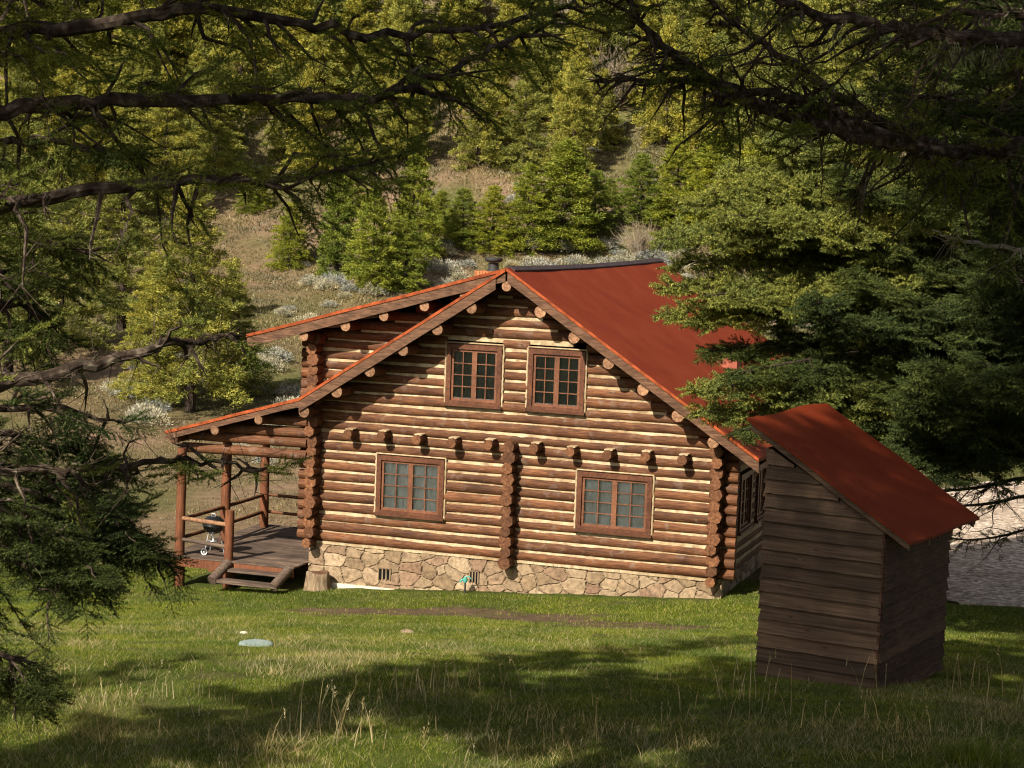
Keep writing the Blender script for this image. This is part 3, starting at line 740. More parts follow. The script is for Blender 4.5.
sroof = b.build('roof', [M_ROOFSHADE, M_SHED], shed)
for y in (-.13, 3.13):
    b = MB(); vs = []
    for x in (-2.25, .45):
        z = ru(x)-.05; vs += [(x, y, z), (x, y, z-.11), (x, y+.045, z-.11), (x, y+.045, z)]
    b.add([tuple(SM @ Vector(p)) for p in vs], [(0, 1, 5, 4), (1, 2, 6, 5), (2, 3, 7, 6), (3, 0, 4, 7), (0, 3, 2, 1), (4, 5, 6, 7)])
    b.build('fascia', M_SHED, sroof)
for i in range(6):
    b = MB(); y = .1+i*.56; vs = []
    for x in (-.1, .47+.03*(i % 2)):
        z = ru(x)-.052; vs += [(x, y, z), (x, y, z-.09), (x, y+.045, z-.09), (x, y+.045, z)]
    b.add([tuple(SM @ Vector(p)) for p in vs], [(0, 1, 5, 4), (1, 2, 6, 5), (2, 3, 7, 6), (3, 0, 4, 7), (0, 3, 2, 1), (4, 5, 6, 7)])
    b.build('rafter_tail', M_SHED, sroof)

# ------------------------------------------------------------------ small things
p = ground_hit(316, 586); p = np.array([.33, -.52, gl(.33, -.52)])
st = MB(); rg = np.random.default_rng(3); k = 18; rings = []
for (z, r) in ((-.1, .33), (.08, .30), (.3, .27), (.42, .26), (.44, .24)):
    rings += [(math.cos(2*math.pi*j/k)*r*(1+.10*math.sin(j*1.9)+.05*math.sin(j*4.1)), math.sin(2*math.pi*j/k)*r*(1+.10*math.sin(j*1.9)+.05*math.sin(j*4.1)), z+.03*math.sin(j*.7)) for j in range(k)]
st.add([(p[0]+a, p[1]+b_, p[2]+c_) for a, b_, c_ in rings], [(i*k+j, i*k+(j+1) % k, (i+1)*k+(j+1) % k, (i+1)*k+j) for i in range(4) for j in range(k)], 0, True)
st.add([(p[0]+a, p[1]+b_, p[2]+c_) for a, b_, c_ in rings[-k:]], [tuple(range(k))], 1)
tag(st.build('tree_stump', [M_STUMP, M_PURLEND], None, off=p), 'grey brown tree stump standing against the left corner of the stone foundation', 'stump')
# septic lid
p = ground_hit(256, 646); lid = MB(); k = 28
prof = [(0, .06), (.20, .06), (.26, .055), (.30, .045), (.31, .01), (.28, -.08)]
vs = [(p[0], p[1], p[2]+.072)]; 
for (r, z) in prof[1:]: vs += [(p[0]+r*math.cos(2*math.pi*j/k), p[1]+r*math.sin(2*math.pi*j/k), p[2]+z+.01) for j in range(k)]
fs = [(0, 1+j, 1+(j+1) % k) for j in range(k)]+[(1+i*k+j, 1+(i+1)*k+j, 1+(i+1)*k+(j+1) % k, 1+i*k+(j+1) % k) for i in range(4) for j in range(k)]
lid.add(vs, fs, 0, True)
for a in (0, 2.1, 4.2): lid.tube([(p[0]+.22*math.cos(a), p[1]+.22*math.sin(a), p[2]+.05), (p[0]+.22*math.cos(a), p[1]+.22*math.sin(a), p[2]+.08)], .018, 6)
tag(lid.build('tank_lid', M_LID, None, off=p), 'round pale grey green tank lid lying in the lawn', 'lid')
# yard hydrant
x_ = px  # keep the projector name free for later use
d = ray(465, 590); t = (-.42-CAM[1])/d[1]; p = CAM+d*t; p[2] = gl(p[0], p[1])
hy = empty('yard_hydrant', p, 'teal topped yard hydrant standing before the stone foundation', 'hydrant')
b = MB(); b.tube([tuple(p+np.array([0, 0, z])) for z in (-.1, .1, .28)], .022, 10); b.build('standpipe', M_IRON, hy)
b = MB(); b.tube([tuple(p+np.array([0, 0, .27])), tuple(p+np.array([0, 0, .33])), tuple(p+np.array([0, 0, .40]))], [.045, .06, .035], 12)
b.tube([tuple(p+np.array([-.02, 0, .33])), tuple(p+np.array([-.08, -.04, .33])), tuple(p+np.array([-.11, -.05, .27]))], [.03, .028, .022], 8)
b.build('head', M_TEAL, hy)
b = MB(); b.tube([tuple(p+np.array([.0, 0, .40])), tuple(p+np.array([.09, 0, .42])), tuple(p+np.array([.15, 0, .36]))], [.014, .014, .014], 6); b.build('handle', M_TEAL, hy)
# kettle grill on the porch
gx_, gy_ = -2.72, -.15
gr = empty('kettle_grill', (gx_, gy_, DZ), 'black kettle barbecue grill with grey legs standing on the porch behind the rail', 'grill')
def lathe(prof, o, k=28, mi=0):
    b = MB(); vs = []
    for (r, z) in prof: vs += [(o[0]+r*math.cos(2*math.pi*j/k), o[1]+r*math.sin(2*math.pi*j/k), o[2]+z) for j in range(k)]
    b.add(vs, [(i*k+j, i*k+(j+1) % k, (i+1)*k+(j+1) % k, (i+1)*k+j) for i in range(len(prof)-1) for j in range(k)], mi, True); return b
o3 = (gx_, gy_, DZ)
lathe([(.02, .50), (.14, .53), (.23, .60), (.275, .70), (.28, .745), (.27, .745)], o3).build('bowl', M_BLACK, gr)
ld = lathe([(.285, .735), (.283, .76), (.25, .86), (.17, .93), (.06, .962), (.0, .965)], o3).build('grill_lid', M_BLACK, gr)
b = MB(); b.tube([(gx_-.06, gy_-.02, DZ+.955), (gx_-.05, gy_-.02, DZ+1.01), (gx_+.05, gy_-.02, DZ+1.01), (gx_+.06, gy_-.02, DZ+.955)], .013, 8); b.build('lid_handle', M_CHROME, ld)
for a in (-1.9, .2, 2.3):
    b = MB(); b.tube([(gx_+.16*math.cos(a), gy_+.16*math.sin(a), DZ+.56), (gx_+.29*math.cos(a), gy_+.29*math.sin(a), DZ+.02)], .014, 8); b.build('leg', M_CHROME, gr)
lathe([(.10, .30), (.13, .32), (.13, .335), (.0, .33)], o3).build('ash_catcher', M_CHROME, gr)
b = MB(); b.tube([(gx_, gy_, DZ+.5), (gx_, gy_, DZ+.33)], .025, 8); b.build('ash_tube', M_WHITE, gr)
for a in (-1.9,):
    cx_, cy_ = gx_+.29*math.cos(a), gy_+.29*math.sin(a)-.02; ring = [(cx_+.075*math.cos(t), cy_, DZ+.085+.075*math.sin(t)) for t in np.linspace(0, 2*math.pi, 20)]
    b = MB(); b.tube(ring, .016, 8, cap=False); b.tube([(cx_, cy_-.02, DZ+.085), (cx_, cy_+.02, DZ+.085)], .02, 8); b.build('wheel', M_WHITE, gr)
# pale stones on the lawn
for (u, v, s, lb) in ((244, 634, .07, 'small pale stone lying on the lawn just above the round lid'), (407, 633, .11, 'flat pale stone half sunk in the dirt patch before the cabin')):
    p = ground_hit(u, v); b = MB(); rg = np.random.default_rng(int(u)); k = 9; vs = []
    for (r, z) in ((.95, -.3), (1.0, .1), (.75, .45), (.3, .6)): vs += [(p[0]+s*r*math.cos(j*.7)*1.3*(1+rg.uniform(-.15, .15)), p[1]+s*r*math.sin(j*.7)*(1+rg.uniform(-.15, .15)), p[2]+s*z+.01) for j in range(k)]
    b.add(vs, [(i*k+j, i*k+(j+1) % k, (i+1)*k+(j+1) % k, (i+1)*k+j) for i in range(3) for j in range(k)]+[tuple(range(3*k, 4*k))], 0, False)
    tag(b.build('stone', M_STUMP if s > .1 else M_CONC, None, off=p), lb, 'stone')
# scrap boards beside the shed
pb = ground_hit(905, 660)
for i, (dx, dy, an, ln, zz, lb) in enumerate(((0, 0, .25, 1.3, .05, 'longest weathered board at the bottom of the scrap pile beside the shed'), (.1, .05, .7, .95, .11, 'dark board lying across the scrap pile beside the shed'), (.55, -.25, -.2, .6, .06, 'short split board at the right end of the scrap pile by the shed'))):
    b = MB(); M = Matrix.Translation((pb[0]+dx, pb[1]+dy, pb[2]+zz)) @ Matrix.Rotation(an, 4, 'Z') @ Matrix.Rotation(.08*(i-1), 4, 'Y')
    n = 8; rg = np.random.default_rng(90+i); vs = []
    for j in range(n):
        x = -ln/2+ln*j/(n-1); hw = .075*(1 if 0 < j < n-1 else .6)+rg.uniform(-.01, .01); dz = rg.uniform(-.008, .008)
        vs += [(x, -hw, dz), (x, hw, dz), (x, hw, dz+.04), (x, -hw, dz+.04)]
    b.add([tuple(M @ Vector(q)) for q in vs], [(j*4+k_, (j+1)*4+k_, (j+1)*4+(k_+1) % 4, j*4+(k_+1) % 4) for j in range(n-1) for k_ in range(4)]+[(0, 3, 2, 1), tuple((n-1)*4+q for q in (0, 1, 2, 3))])
    tag(b.build('board', M_SHED if i != 1 else M_SHED2, None, off=(pb[0]+dx, pb[1]+dy, pb[2])), lb, 'board', 'scrap boards beside the shed')
#PART3
# ------------------------------------------------------------------ foliage builders
def nrm(a): return a/(np.linalg.norm(a, axis=-1, keepdims=True)+1e-9)
def leaf_tris(pos, dirs, length, width, rg, fan=3, spread=.55):
    """fans of slim triangles growing from pos along dirs"""
    n = len(pos); out = []
    for i in range(fan):
        d = nrm(dirs+rg.normal(0, spread, (n, 3))); s = nrm(np.cross(d, nrm(rg.normal(0, 1, (n, 3)))))
        l = length*rg.uniform(.6, 1.25, (n, 1)); w_ = width*rg.uniform(.7, 1.3, (n, 1))
        base = pos+d*l*.02
        mid = base+d*l*.5
        out.append(np.stack([base-s*w_*.35, base+s*w_*.35, mid+s*w_*.5], 1)); out.append(np.stack([mid-s*w_*.5, mid+s*w_*.5, base+d*l], 1))
    return np.concatenate(out)
def conifer(name, h, rad, seed, mleaf, nb=150, per=26, tuft=.30, tw=.085, full=.9, base=.05, fan=3, mbark=None, round_=0.0):
    """crown mesh and trunk mesh for a middle or far distance conifer"""
    rg = np.random.default_rng(seed); pos = []; dr = []; tb = MB()
    lean = rg.uniform(-.02, .02, 2)*h
    zt = np.linspace(-.3, h*.97, 10)
    tb.tube([(lean[0]*(z/h)**2, lean[1]*(z/h)**2, z) for z in zt], [max(.015, .022*h*(1-z/h*1.0)+.01) for z in np.clip(zt, 0, h)], 8, 0)
    sector = rg.uniform(.72, 1.12, 9)
    for i in range(nb):
        t = base+(1-base)*((i+rg.random())/nb)**1.0
        az = i*2.39996+rg.uniform(-.4, .4)
        prof = (1-t)**(.85-.35*round_)*min(1.0, .55+t*4)
        L_ = rad*prof*rg.uniform(.62, 1.12)*sector[int(az/(2*math.pi)*9) % 9]+.12
        if rg.random() > full: L_ *= rg.uniform(.2, .6)
        elev = math.radians(-14+46*t+rg.uniform(-10, 10)); z0 = t*h
        d = np.array([math.cos(az)*math.cos(elev), math.sin(az)*math.cos(elev), math.sin(elev)])
        m = max(3, int(per*L_/rad*1.5)); f = rg.uniform(.18, 1, m)**.75
        lat = np.array([-math.sin(az), math.cos(az), 0.]); up = np.array([0, 0, 1.])
        P_ = np.array([lean[0]*t*t, lean[1]*t*t, z0])+d*(L_*f)[:, None]+lat*(rg.normal(0, 1, m)*L_*.20*(1.15-f*.75))[:, None]
        P_ += up*(-.13*L_*f**2+rg.normal(0, .035*L_+.03, m))[:, None]
        D_ = np.repeat(d[None], m, 0)*.8+lat*rg.normal(0, .5, m)[:, None]+up*rg.uniform(.0, .75, m)[:, None]
        pf_ = 6; sg = tuft*.42
        P_ = np.repeat(P_, pf_, 0)+rg.normal(0, sg, (m*pf_, 3))*np.array([1, 1, .55]); D_ = np.repeat(D_, pf_, 0)
        pos.append(P_); dr.append(D_)
        if i % 3 == 0 and L_ > .5:
            o = np.array([lean[0]*t*t, lean[1]*t*t, z0]); tb.tube([o, o+d*L_*.5-up*.03*L_, o+d*L_*.85-up*.11*L_], [.006*h*(1-t)*.6+.008, .01, .004], 4, 0, cap=False)
    k = 14; P_ = np.stack([rg.normal(0, .03*rad, k), rg.normal(0, .03*rad, k), h*rg.uniform(.93, 1.0, k)], 1); pos.append(P_); dr.append(np.tile([0, 0, 1.], (k, 1)))
    pos = np.concatenate(pos); dr = nrm(np.concatenate(dr))
    tr = leaf_tris(pos, dr, tuft, tw, rg, fan)
    me = tri_mesh(name+'_crown', [(tr, mleaf)]); tm = tri_mesh(name+'_trunk', [(mb_tris(tb), mbark or M_BARK)])
    return me, tm
NT = [0]
def tree(kind, protos, p, s, label, cat='tree', group=None, rz=None, sxy=1.0):
    cm, tm = protos
    o = empty(kind, p, label, cat, group, random.uniform(0, 6.28) if rz is None else rz); o.scale = (s*sxy, s*sxy, s)
    c_ = link('crown', cm, o); t_ = link('trunk', tm, o); NT[0] += 1
    return o
FARP = [conifer('conifer', 10, r_, 100+i, M_FIR, 105, 19, .32, .085, .85, .05, 3, round_=rr_) for i, (r_, rr_) in enumerate(((3.1, .5), (2.7, .2), (3.5, .8), (2.9, .4), (3.3, .6), (2.4, .1)))]
MIDP = [conifer('conifer', 6, r_, 200+i, M_FIRB, 120, 18, .18, .050, .93, .01, 3, round_=rr_) for i, (r_, rr_) in enumerate(((2.2, .9), (1.7, .3), (2.0, .6), (2.4, 1.0)))]
BIGP = [conifer('conifer', 11, r_, 300+i, M_FIR, 135, 25, .22, .052, .85, .10, 3, round_=.5) for i, r_ in enumerate((3.0, 2.6, 3.4))]

def gpos(u, v): return ground_hit(u, v)
def htop(p, hpx): return hpx*px(p)[2]/FPX
# --- middle row of bright young conifers behind the roof: (u, v of base, px height, px half width, proto)
MID = [
 (290, 267, 62, 26, 0, 'small rounded bright conifer standing alone at the left end of the row above the roof'),
 (336, 276, 112, 27, 1, 'narrow tall bright conifer right of the small rounded one'),
 (372, 288, 100, 32, 2, 'broad bright conifer low in the row above the dormer eave'),
 (405, 290, 74, 30, 0, 'lowest bright young conifer touching the dormer roof line'),
 (412, 262, 105, 32, 2, 'bright conifer with open top behind the low one above the dormer'),
 (462, 246, 56, 27, 3, 'low bushy conifer left of the broad pair above the ridge'),
 (492, 252, 64, 30, 0, 'dense low conifer directly above the chimney'),
 (527, 250, 84, 32, 2, 'bright conifer left half of the broad pair above the ridge'),
 (562, 246, 104, 44, 1, 'largest bright conifer above the red roof ridge'),
 (594, 230, 58, 26, 3, 'small conifer tucked right of the largest bright one'),
 (640, 222, 66, 32, 0, 'rounded olive conifer right of the shaded gap above the ridge'),
 (676, 226, 88, 34, 2, 'tall olive conifer second from the right in the row above the ridge'),
 (712, 236, 100, 38, 1, 'tall olive conifer at the right end of the row, behind the dark fir tips'),
 (752, 262, 120, 44, 2, 'broad yellow green conifer seen through the tips of the dark fir'),
 (248, 212, 28, 16, 3, 'tiny lone conifer on the bare slope left of the row'),
 (262, 208, 22, 12, 0, 'smallest sapling on the bare slope beside the tiny conifer'),
 (352, 214, 50, 22, 3, 'bushy conifer behind the narrow tall one'),
 (440, 232, 40, 22, 0, 'small conifer peeking above the low bushy one'),
 (610, 205, 26, 15, 3, 'tiny conifer at the edge of the shaded gap'),
]
for (u, v, hp, wp, k, lb) in MID:
    p = gpos(u, v); h_ = htop(p, hp)
    r0 = (2.2, 1.7, 2.0, 2.4)[k]; w_ = htop(p, wp)
    tree('young_conifer', MIDP[k], p, h_/6, lb, group='bright young conifers on the slope above the roof', sxy=min(1.8, max(.85, 1.12*(w_/r0)/(h_/6))))
# --- left side firs at middle distance
LEFT = [
 (190, 412, 236, 74, 0, 'tall sunlit fir standing in the meadow behind the porch roof'),
 (232, 396, 128, 40, 1, 'shorter sunlit fir right of the tall one, nearest the dormer eave'),
 (150, 404, 150, 44, 2, 'shorter fir left of the tall sunlit one behind the porch'),
 (122, 330, 200, 60, 1, 'pale green fir left of the tall one behind the porch'),
 (60, 352, 210, 66, 2, 'large fir behind the left foreground boughs'),
 (8, 380, 240, 70, 0, 'dark green fir cut by the left edge of the photo'),
 (20, 252, 200, 56, 1, 'shaded fir high at the left edge behind the boughs'),
 (96, 228, 170, 50, 2, 'mid green fir on the upper left slope'),
 (165, 218, 150, 44, 0, 'yellow green fir above the tall sunlit one'),
 (215, 186, 120, 40, 1, 'smaller fir at the left end of the dense forest'),
]
for (u, v, hp, wp, k, lb) in LEFT:
    p = gpos(u, v); h_ = htop(p, hp); w_ = htop(p, wp); r0 = (3.0, 2.6, 3.4)[k]
    tree('fir_tree', BIGP[k], p, h_/11, lb, group='firs on the left slope', sxy=min(1.6, max(.6, (w_/r0)/(h_/11))))
# --- right side firs behind the dark tree
RIGHT = [
 (800, 300, 200, 60, 0, 'yellow green fir behind the dark fir, nearest the roof end'),
 (868, 322, 210, 60, 2, 'sunlit fir showing through the middle of the dark fir'),
 (935, 330, 230, 62, 1, 'sunlit fir showing through the right half of the dark fir'),
 (1004, 352, 240, 64, 0, 'sunlit fir at the right edge behind the dark fir'),
 (840, 215, 190, 52, 1, 'bright fir high behind the dark fir crown'),
 (960, 232, 200, 56, 2, 'bright fir near the upper right corner behind the boughs'),
]
for (u, v, hp, wp, k, lb) in RIGHT:
    p = gpos(u, v); h_ = htop(p, hp); w_ = htop(p, wp); r0 = (3.0, 2.6, 3.4)[k]
    tree('fir_tree', BIGP[k], p, h_/11, lb, group='firs beyond the gravel road', sxy=min(1.6, max(.6, (w_/r0)/(h_/11))))
# --- dense forest on the upper hillside
rg = np.random.default_rng(12); pts = []
def open_ground(u, v):
    if v > 180: return True
    if 222 < u < 300 and v > 166: return True
    if 590 < u < 665 and 150 < v < 188: return True
    if 345 < u < 520 and 172 < v < 188: return True
    return False
tries = 0
while tries < 9000 and len(pts) < 270:
    tries += 1
    s = rg.uniform(126, 232); lat = rg.uniform(-.31, .31)*s
    x = CAM[0]+VD[0]*s+VD[1]*lat; y = CAM[1]+VD[1]*s-VD[0]*lat; z = float(terrain(x, y)); u, v, d = px((x, y, z))
    if u < -60 or u > 1090 or v < -130 or open_ground(u, v): continue
    if any((x-a)**2+(y-b_)**2 < (3.0 if s < 170 else 3.9)**2 for a, b_, _ in pts): continue
    pts.append((x, y, z))
for i, (x, y, z) in enumerate(pts):
    u, v, d = px((x, y, z)); hh = rg.uniform(.72, 1.2)*(1.0 if v < 120 else .8)
    if v > 150: lb, gp = 'yellow green conifer on the lower edge of the dense hillside forest', 'conifers along the lower edge of the forest'
    elif v > 60: lb, gp = 'yellow green conifer inside the dense forest half way up the hillside', 'conifers in the middle of the hillside forest'
    else: lb, gp = 'conifer high up in the hillside forest near the top of the photo', 'conifers in the upper hillside forest'
    tree('hillside_conifer', FARP[int(rg.integers(0, 6))], (x, y, z-.1), hh, lb, group=gp, sxy=rg.uniform(.85, 1.2))
# --- bare shrubs
def bare_shrub(seed, h, r, n=70):
    rg = np.random.default_rng(seed); b = MB()
    for i in range(n):
        az = rg.uniform(0, 6.28); e = rg.uniform(.5, 1.45); L_ = h*rg.uniform(.6, 1.05)
        d = np.array([math.cos(az)*math.cos(e)*r/h*1.6, math.sin(az)*math.cos(e)*r/h*1.6, math.sin(e)]); o = np.array([rg.normal(0, .06*r), rg.normal(0, .06*r), 0])
        pts_ = [o, o+d*L_*.5+rg.normal(0, .05*h, 3), o+d*L_+rg.normal(0, .07*h, 3)]
        b.tube(pts_, [.012*h, .007*h, .003*h], 3, 0, cap=False)
        for _ in range(6):
            q = o+d*L_*rg.uniform(.4, 1); b.tube([q, q+(d+rg.normal(0, .5, 3))*h*.22], [.005*h, .002*h], 3, 0, cap=False)
    return tri_mesh('bare_shrub', [(mb_tris(b), M_BARE)])
SHM = [bare_shrub(i, 4.0, 2.4) for i in (1, 2)]
for i, (u, v, hp, lb) in enumerate(((388, 36, 50, 'leafless grey shrub among the forest at the top, left one of the pair'), (470, 32, 60, 'leafless pinkish shrub among the forest at the top, right one of the pair'),
                     (640, 258, 34, 'leafless grey shrub beside the red ridge where the fir tips begin'), (560, 60, 70, 'bare grey deciduous tree in the forest above the ridge'), (610, 110, 60, 'bare pale branched tree low in the forest above the ridge gap'))):
    p = gpos(u, v); h_ = htop(p, hp); o = link('bare_shrub', SHM[i % 2], None, p, (0, 0, i*1.3), h_/4); tag(o, lb, 'shrub', 'leafless shrubs')
# --- sagebrush
def sage(seed):
    rg = np.random.default_rng(seed); n = 420
    d = nrm(rg.normal(0, 1, (n, 3))); d[:, 2] = np.abs(d[:, 2])*.8; r = rg.uniform(.55, 1.0, (n, 1))
    lob = 1+.25*np.sin(np.arctan2(d[:, 1], d[:, 0])*3+seed)[:, None]
    P_ = d*r*lob*np.array([.62, .62, .55]); return tri_mesh('sagebrush', [(leaf_tris(P_, nrm(d+np.array([0, 0, .6])), .16, .035, rg, 3, .5), M_SAGE)])
SG = [sage(i) for i in range(4)]
rg = np.random.default_rng(5); done = []
zones = [((430, 690), (246, 286), 70, 'pale grey sagebrush in the strip above the red ridge', 'sagebrush above the ridge'), ((300, 450), (262, 330), 34, 'pale grey sagebrush on the meadow above the dormer roof', 'sagebrush above the dormer'),
         ((110, 300), (300, 470), 26, 'grey sagebrush scattered on the meadow behind the porch', 'sagebrush behind the porch'), ((215, 660), (150, 215), 22, 'grey sagebrush on the open slope below the forest', 'sagebrush below the forest')]
for (u0, u1), (v0, v1), n, lb, gp in zones:
    for _ in range(n):
        u, v = rg.uniform(u0, u1), rg.uniform(v0, v1); p = gpos(u, v)
        if any((p[0]-q[0])**2+(p[1]-q[1])**2 < .8 for q in done): continue
        done.append(p)
        s_ = rg.uniform(.6, 1.35)*(1.25 if v0 == 246 else 1); o = link('sagebrush', SG[int(rg.integers(0, 4))], None, p, (0, 0, rg.uniform(0, 6.28)), (s_*1.15, s_*1.15, s_)); tag(o, lb, 'bush', gp)

# ------------------------------------------------------------------ near firs: boughs with twigs
def twig_template(seed, L_=.32, n_side=6, needles=11, nl=.030, nw=.0075):
    rg = np.random.default_rng(seed); P_ = []; D_ = []
    def line(o, d, l, m):
        t = np.linspace(.05, 1, m); 
        for q in t: P_.append(o+d*l*q); D_.append(d)
    d0 = np.array([1., 0, 0]); line(np.zeros(3), d0, L_, needles*2)
    for i in range(n_side):
        sgn = 1 if i % 2 else -1; f = .15+.75*i/n_side; a = math.radians(48+rg.uniform(-8, 8)); l = L_*(.62-.42*f)
        d = nrm(np.array([math.cos(a), sgn*math.sin(a), rg.uniform(-.15, .1)])); line(np.array([L_*f, 0, 0]), d, l, max(4, int(needles*l/L_*2)))
    P_ = np.array(P_); D_ = np.array(D_); out = []
    for k in range(4):
        n = len(P_); phi = rg.uniform(0, 2*math.pi, n); s1 = nrm(np.cross(D_, [0, 0, 1.])+1e-6); s2 = nrm(np.cross(D_, s1))
        rd = s1*np.cos(phi)[:, None]+s2*np.sin(phi)[:, None]
        d = nrm(D_*.8+rd); l = nl*rg.uniform(.75, 1.2, (n, 1)); s = nrm(np.cross(d, rd+rg.normal(0, .3, (n, 3))))
        out.append(np.stack([P_-s*nw*.5, P_+s*nw*.5, P_+d*l], 1))
    # thin stems
    st = np.stack([np.array([0, -.0025, 0]), np.array([0, .0025, 0]), np.array([L_, 0, 0])])[None]
    return np.concatenate(out), st
def place(tmpl, pos, X, up, scl):
    X = nrm(X); Y = nrm(np.cross(up, X)); Z = np.cross(X, Y)
    M = np.stack([X, Y, Z], -1)*scl[:, None, None]      # columns
    return (np.einsum('nij,tkj->ntki', M, tmpl)+pos[:, None, None, :]).reshape(-1, 3, 3)
def bough(seed, L_, dens=1.0, bare=.15, tw_scale=1.0, tmpl=None, width=.42, droop=.12, r0=.05, hang=.15, dead=.0, k=6, mbark=None, mleaf=None, path=None, lod_tw=.17, sub=.26, wild=False, zr_=(-.55, .25)):
    """one bough growing along +x (or along a given path); returns list of (tris, material)"""
    rg = np.random.default_rng(seed); wood = MB()
    if path is None:
        n = 12; t = np.linspace(0, 1, n); ax = np.stack([t*L_, np.cumsum(rg.normal(0, .012*L_, n)), -droop*L_*np.sin(t*2.2)*.9+.10*L_*t**3+np.cumsum(rg.normal(0, .006*L_, n))], 1)
    else:
        ax = np.array(path, float); n = len(ax); t = np.linspace(0, 1, n); L_ = np.sum(np.linalg.norm(np.diff(ax, axis=0), axis=1))
    wood.tube(ax, list(r0*(1-t)**.8+.006), 8, 0, rough=.12, seed=seed)
    pos = []; dd = []; sc_ = []
    ns = max(4, int(L_/sub)); 
    for i in range(ns):
        f = bare+(1-bare)*(i+rg.random()*.8)/ns
        if f > .99: continue
        for sgn in (-1, 1):
            if rg.random() < .12: continue
            p0 = np.array([np.interp(f, t, ax[:, j]) for j in range(3)]); p1 = np.array([np.interp(min(1, f+.05), t, ax[:, j]) for j in range(3)])
            fw = nrm(p1-p0); lat = nrm(np.cross([0, 0, 1.], fw))*sgn
            a = math.radians(rg.uniform(40, 70)); l = L_*width*(1-f)**.7*rg.uniform(.55, 1.1)*(min(1, (f-bare)*4+.45))+.12
            d = nrm(fw*math.cos(a)+lat*math.sin(a)+np.array([0, 0, rg.uniform(-hang*1.6, .08)]))
            hg = hang
            if wild:
                a = math.radians(rg.uniform(20, 105)); l *= rg.choice([.35, .6, .9, 1.2], p=[.3, .3, .27, .13]); hg = rg.uniform(-.25, .5)
                d = nrm(fw*math.cos(a)+lat*math.sin(a)*rg.uniform(.3, 1)+np.array([0, 0, rg.uniform(-.95, .55)]))
            m = 5; q = np.linspace(0, 1, m); br = p0+d*l*q[:, None]+np.array([0, 0, 1.])*(-hg*l*q**2)[:, None]+np.cumsum(rg.normal(0, (.06 if wild else .015)*l, (m, 3)), 0)*(q > 0)[:, None]
            wood.tube(br, list((.012+.004*l)*(1-q)**.8+.0022), 4, 0, cap=False)
            if rg.random() < dead:
                for _ in range(int(l/(.05 if wild else .12))+2):
                    g = rg.uniform(.2, 1); o = np.array([np.interp(g, q, br[:, j]) for j in range(3)]); wood.tube([o, o+(nrm(rg.normal(0, 1, 3)+d*.6))*rg.uniform(.08, .3)], [.003, .001], 3, 0, cap=False)
                continue
            nt_ = max(2, int(l/lod_tw*dens))
            for j in range(nt_):
                g = .12+.88*(j+rg.random())/nt_; o = np.array([np.interp(g, q, br[:, c_]) for c_ in range(3)])
                for s2 in (-1, 1):
                    if rg.random() < .18: continue
                    lt = nrm(np.cross([0, 0, 1.], d))*s2; b2 = math.radians(rg.uniform(25, 65))
                    pos.append(o); dd.append(nrm(d*math.cos(b2)+lt*math.sin(b2)+np.array([0, 0, rg.uniform(*zr_)]))); sc_.append(rg.uniform(.6, 1.2)*tw_scale*(1.1-.4*g))
            pos.append(br[-1]); dd.append(d); sc_.append(tw_scale*rg.uniform(.7, 1.1))
    res = [(mb_tris(wood), mbark or M_BARK)]
    if pos:
        pos, dd, sc_ = np.array(pos), np.array(dd), np.array(sc_)
        up = nrm(np.tile([0, 0, 1.], (len(pos), 1))+rg.normal(0, .25, (len(pos), 3)))
        res.append((place(tmpl, pos, dd, up, sc_), mleaf or M_FIRD))
    return res
TW_NEAR = twig_template(1)[0]
TW_MID = twig_template(2, .34, 6, 6, .055, .016)[0]
print('twig tris', len(TW_NEAR), len(TW_MID))

# --- the dark fir right of the shed
pf = gpos(1042, 640)
dark = empty('dark_fir', pf, 'large shaded dark fir spreading over the red roof from the right edge', 'tree')
b = MB(); zs = np.linspace(-.5, 19, 16); b.tube([(pf[0]+.05*math.sin(z), pf[1]+.05*math.cos(z*.7), pf[2]+z) for z in zs], [.30*(1-z/20.5)+.03 for z in np.clip(zs, 0, 20)], 14, 0, rough=.06, seed=3)
b.build('trunk', M_BARK, dark)
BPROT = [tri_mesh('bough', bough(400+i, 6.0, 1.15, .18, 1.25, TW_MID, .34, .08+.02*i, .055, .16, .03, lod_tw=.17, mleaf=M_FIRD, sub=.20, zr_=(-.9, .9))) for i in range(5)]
rg = np.random.default_rng(44); nbo = 96
leftd = math.atan2(-CR[1], -CR[0])            # direction of the photo's left
PZ = [3.4, 4.2, 5.2, 6.5, 8.0, 9.5, 11, 13, 16, 19]; PL = [.78, 1.05, 1.2, 1.26, 1.16, .98, .85, .6, .4, .2]
for i in range(nbo):
    z = 4.6+14*(i/nbo)**1.4
    az = leftd+rg.normal(0, .75) if i % 5 else rg.uniform(0, 6.28)
    Lr = np.interp(z-.4, PZ, PL)*rg.uniform(.58, .92)
    link('bough', BPROT[int(rg.integers(0, 5))], dark, (0, 0, z), (rg.uniform(-.15, .15), math.radians(rg.uniform(-3, 10)-10*(z-4)/15), az), (Lr, Lr*rg.uniform(.9, 1.2), Lr))
print('dark fir', pf, px(pf))
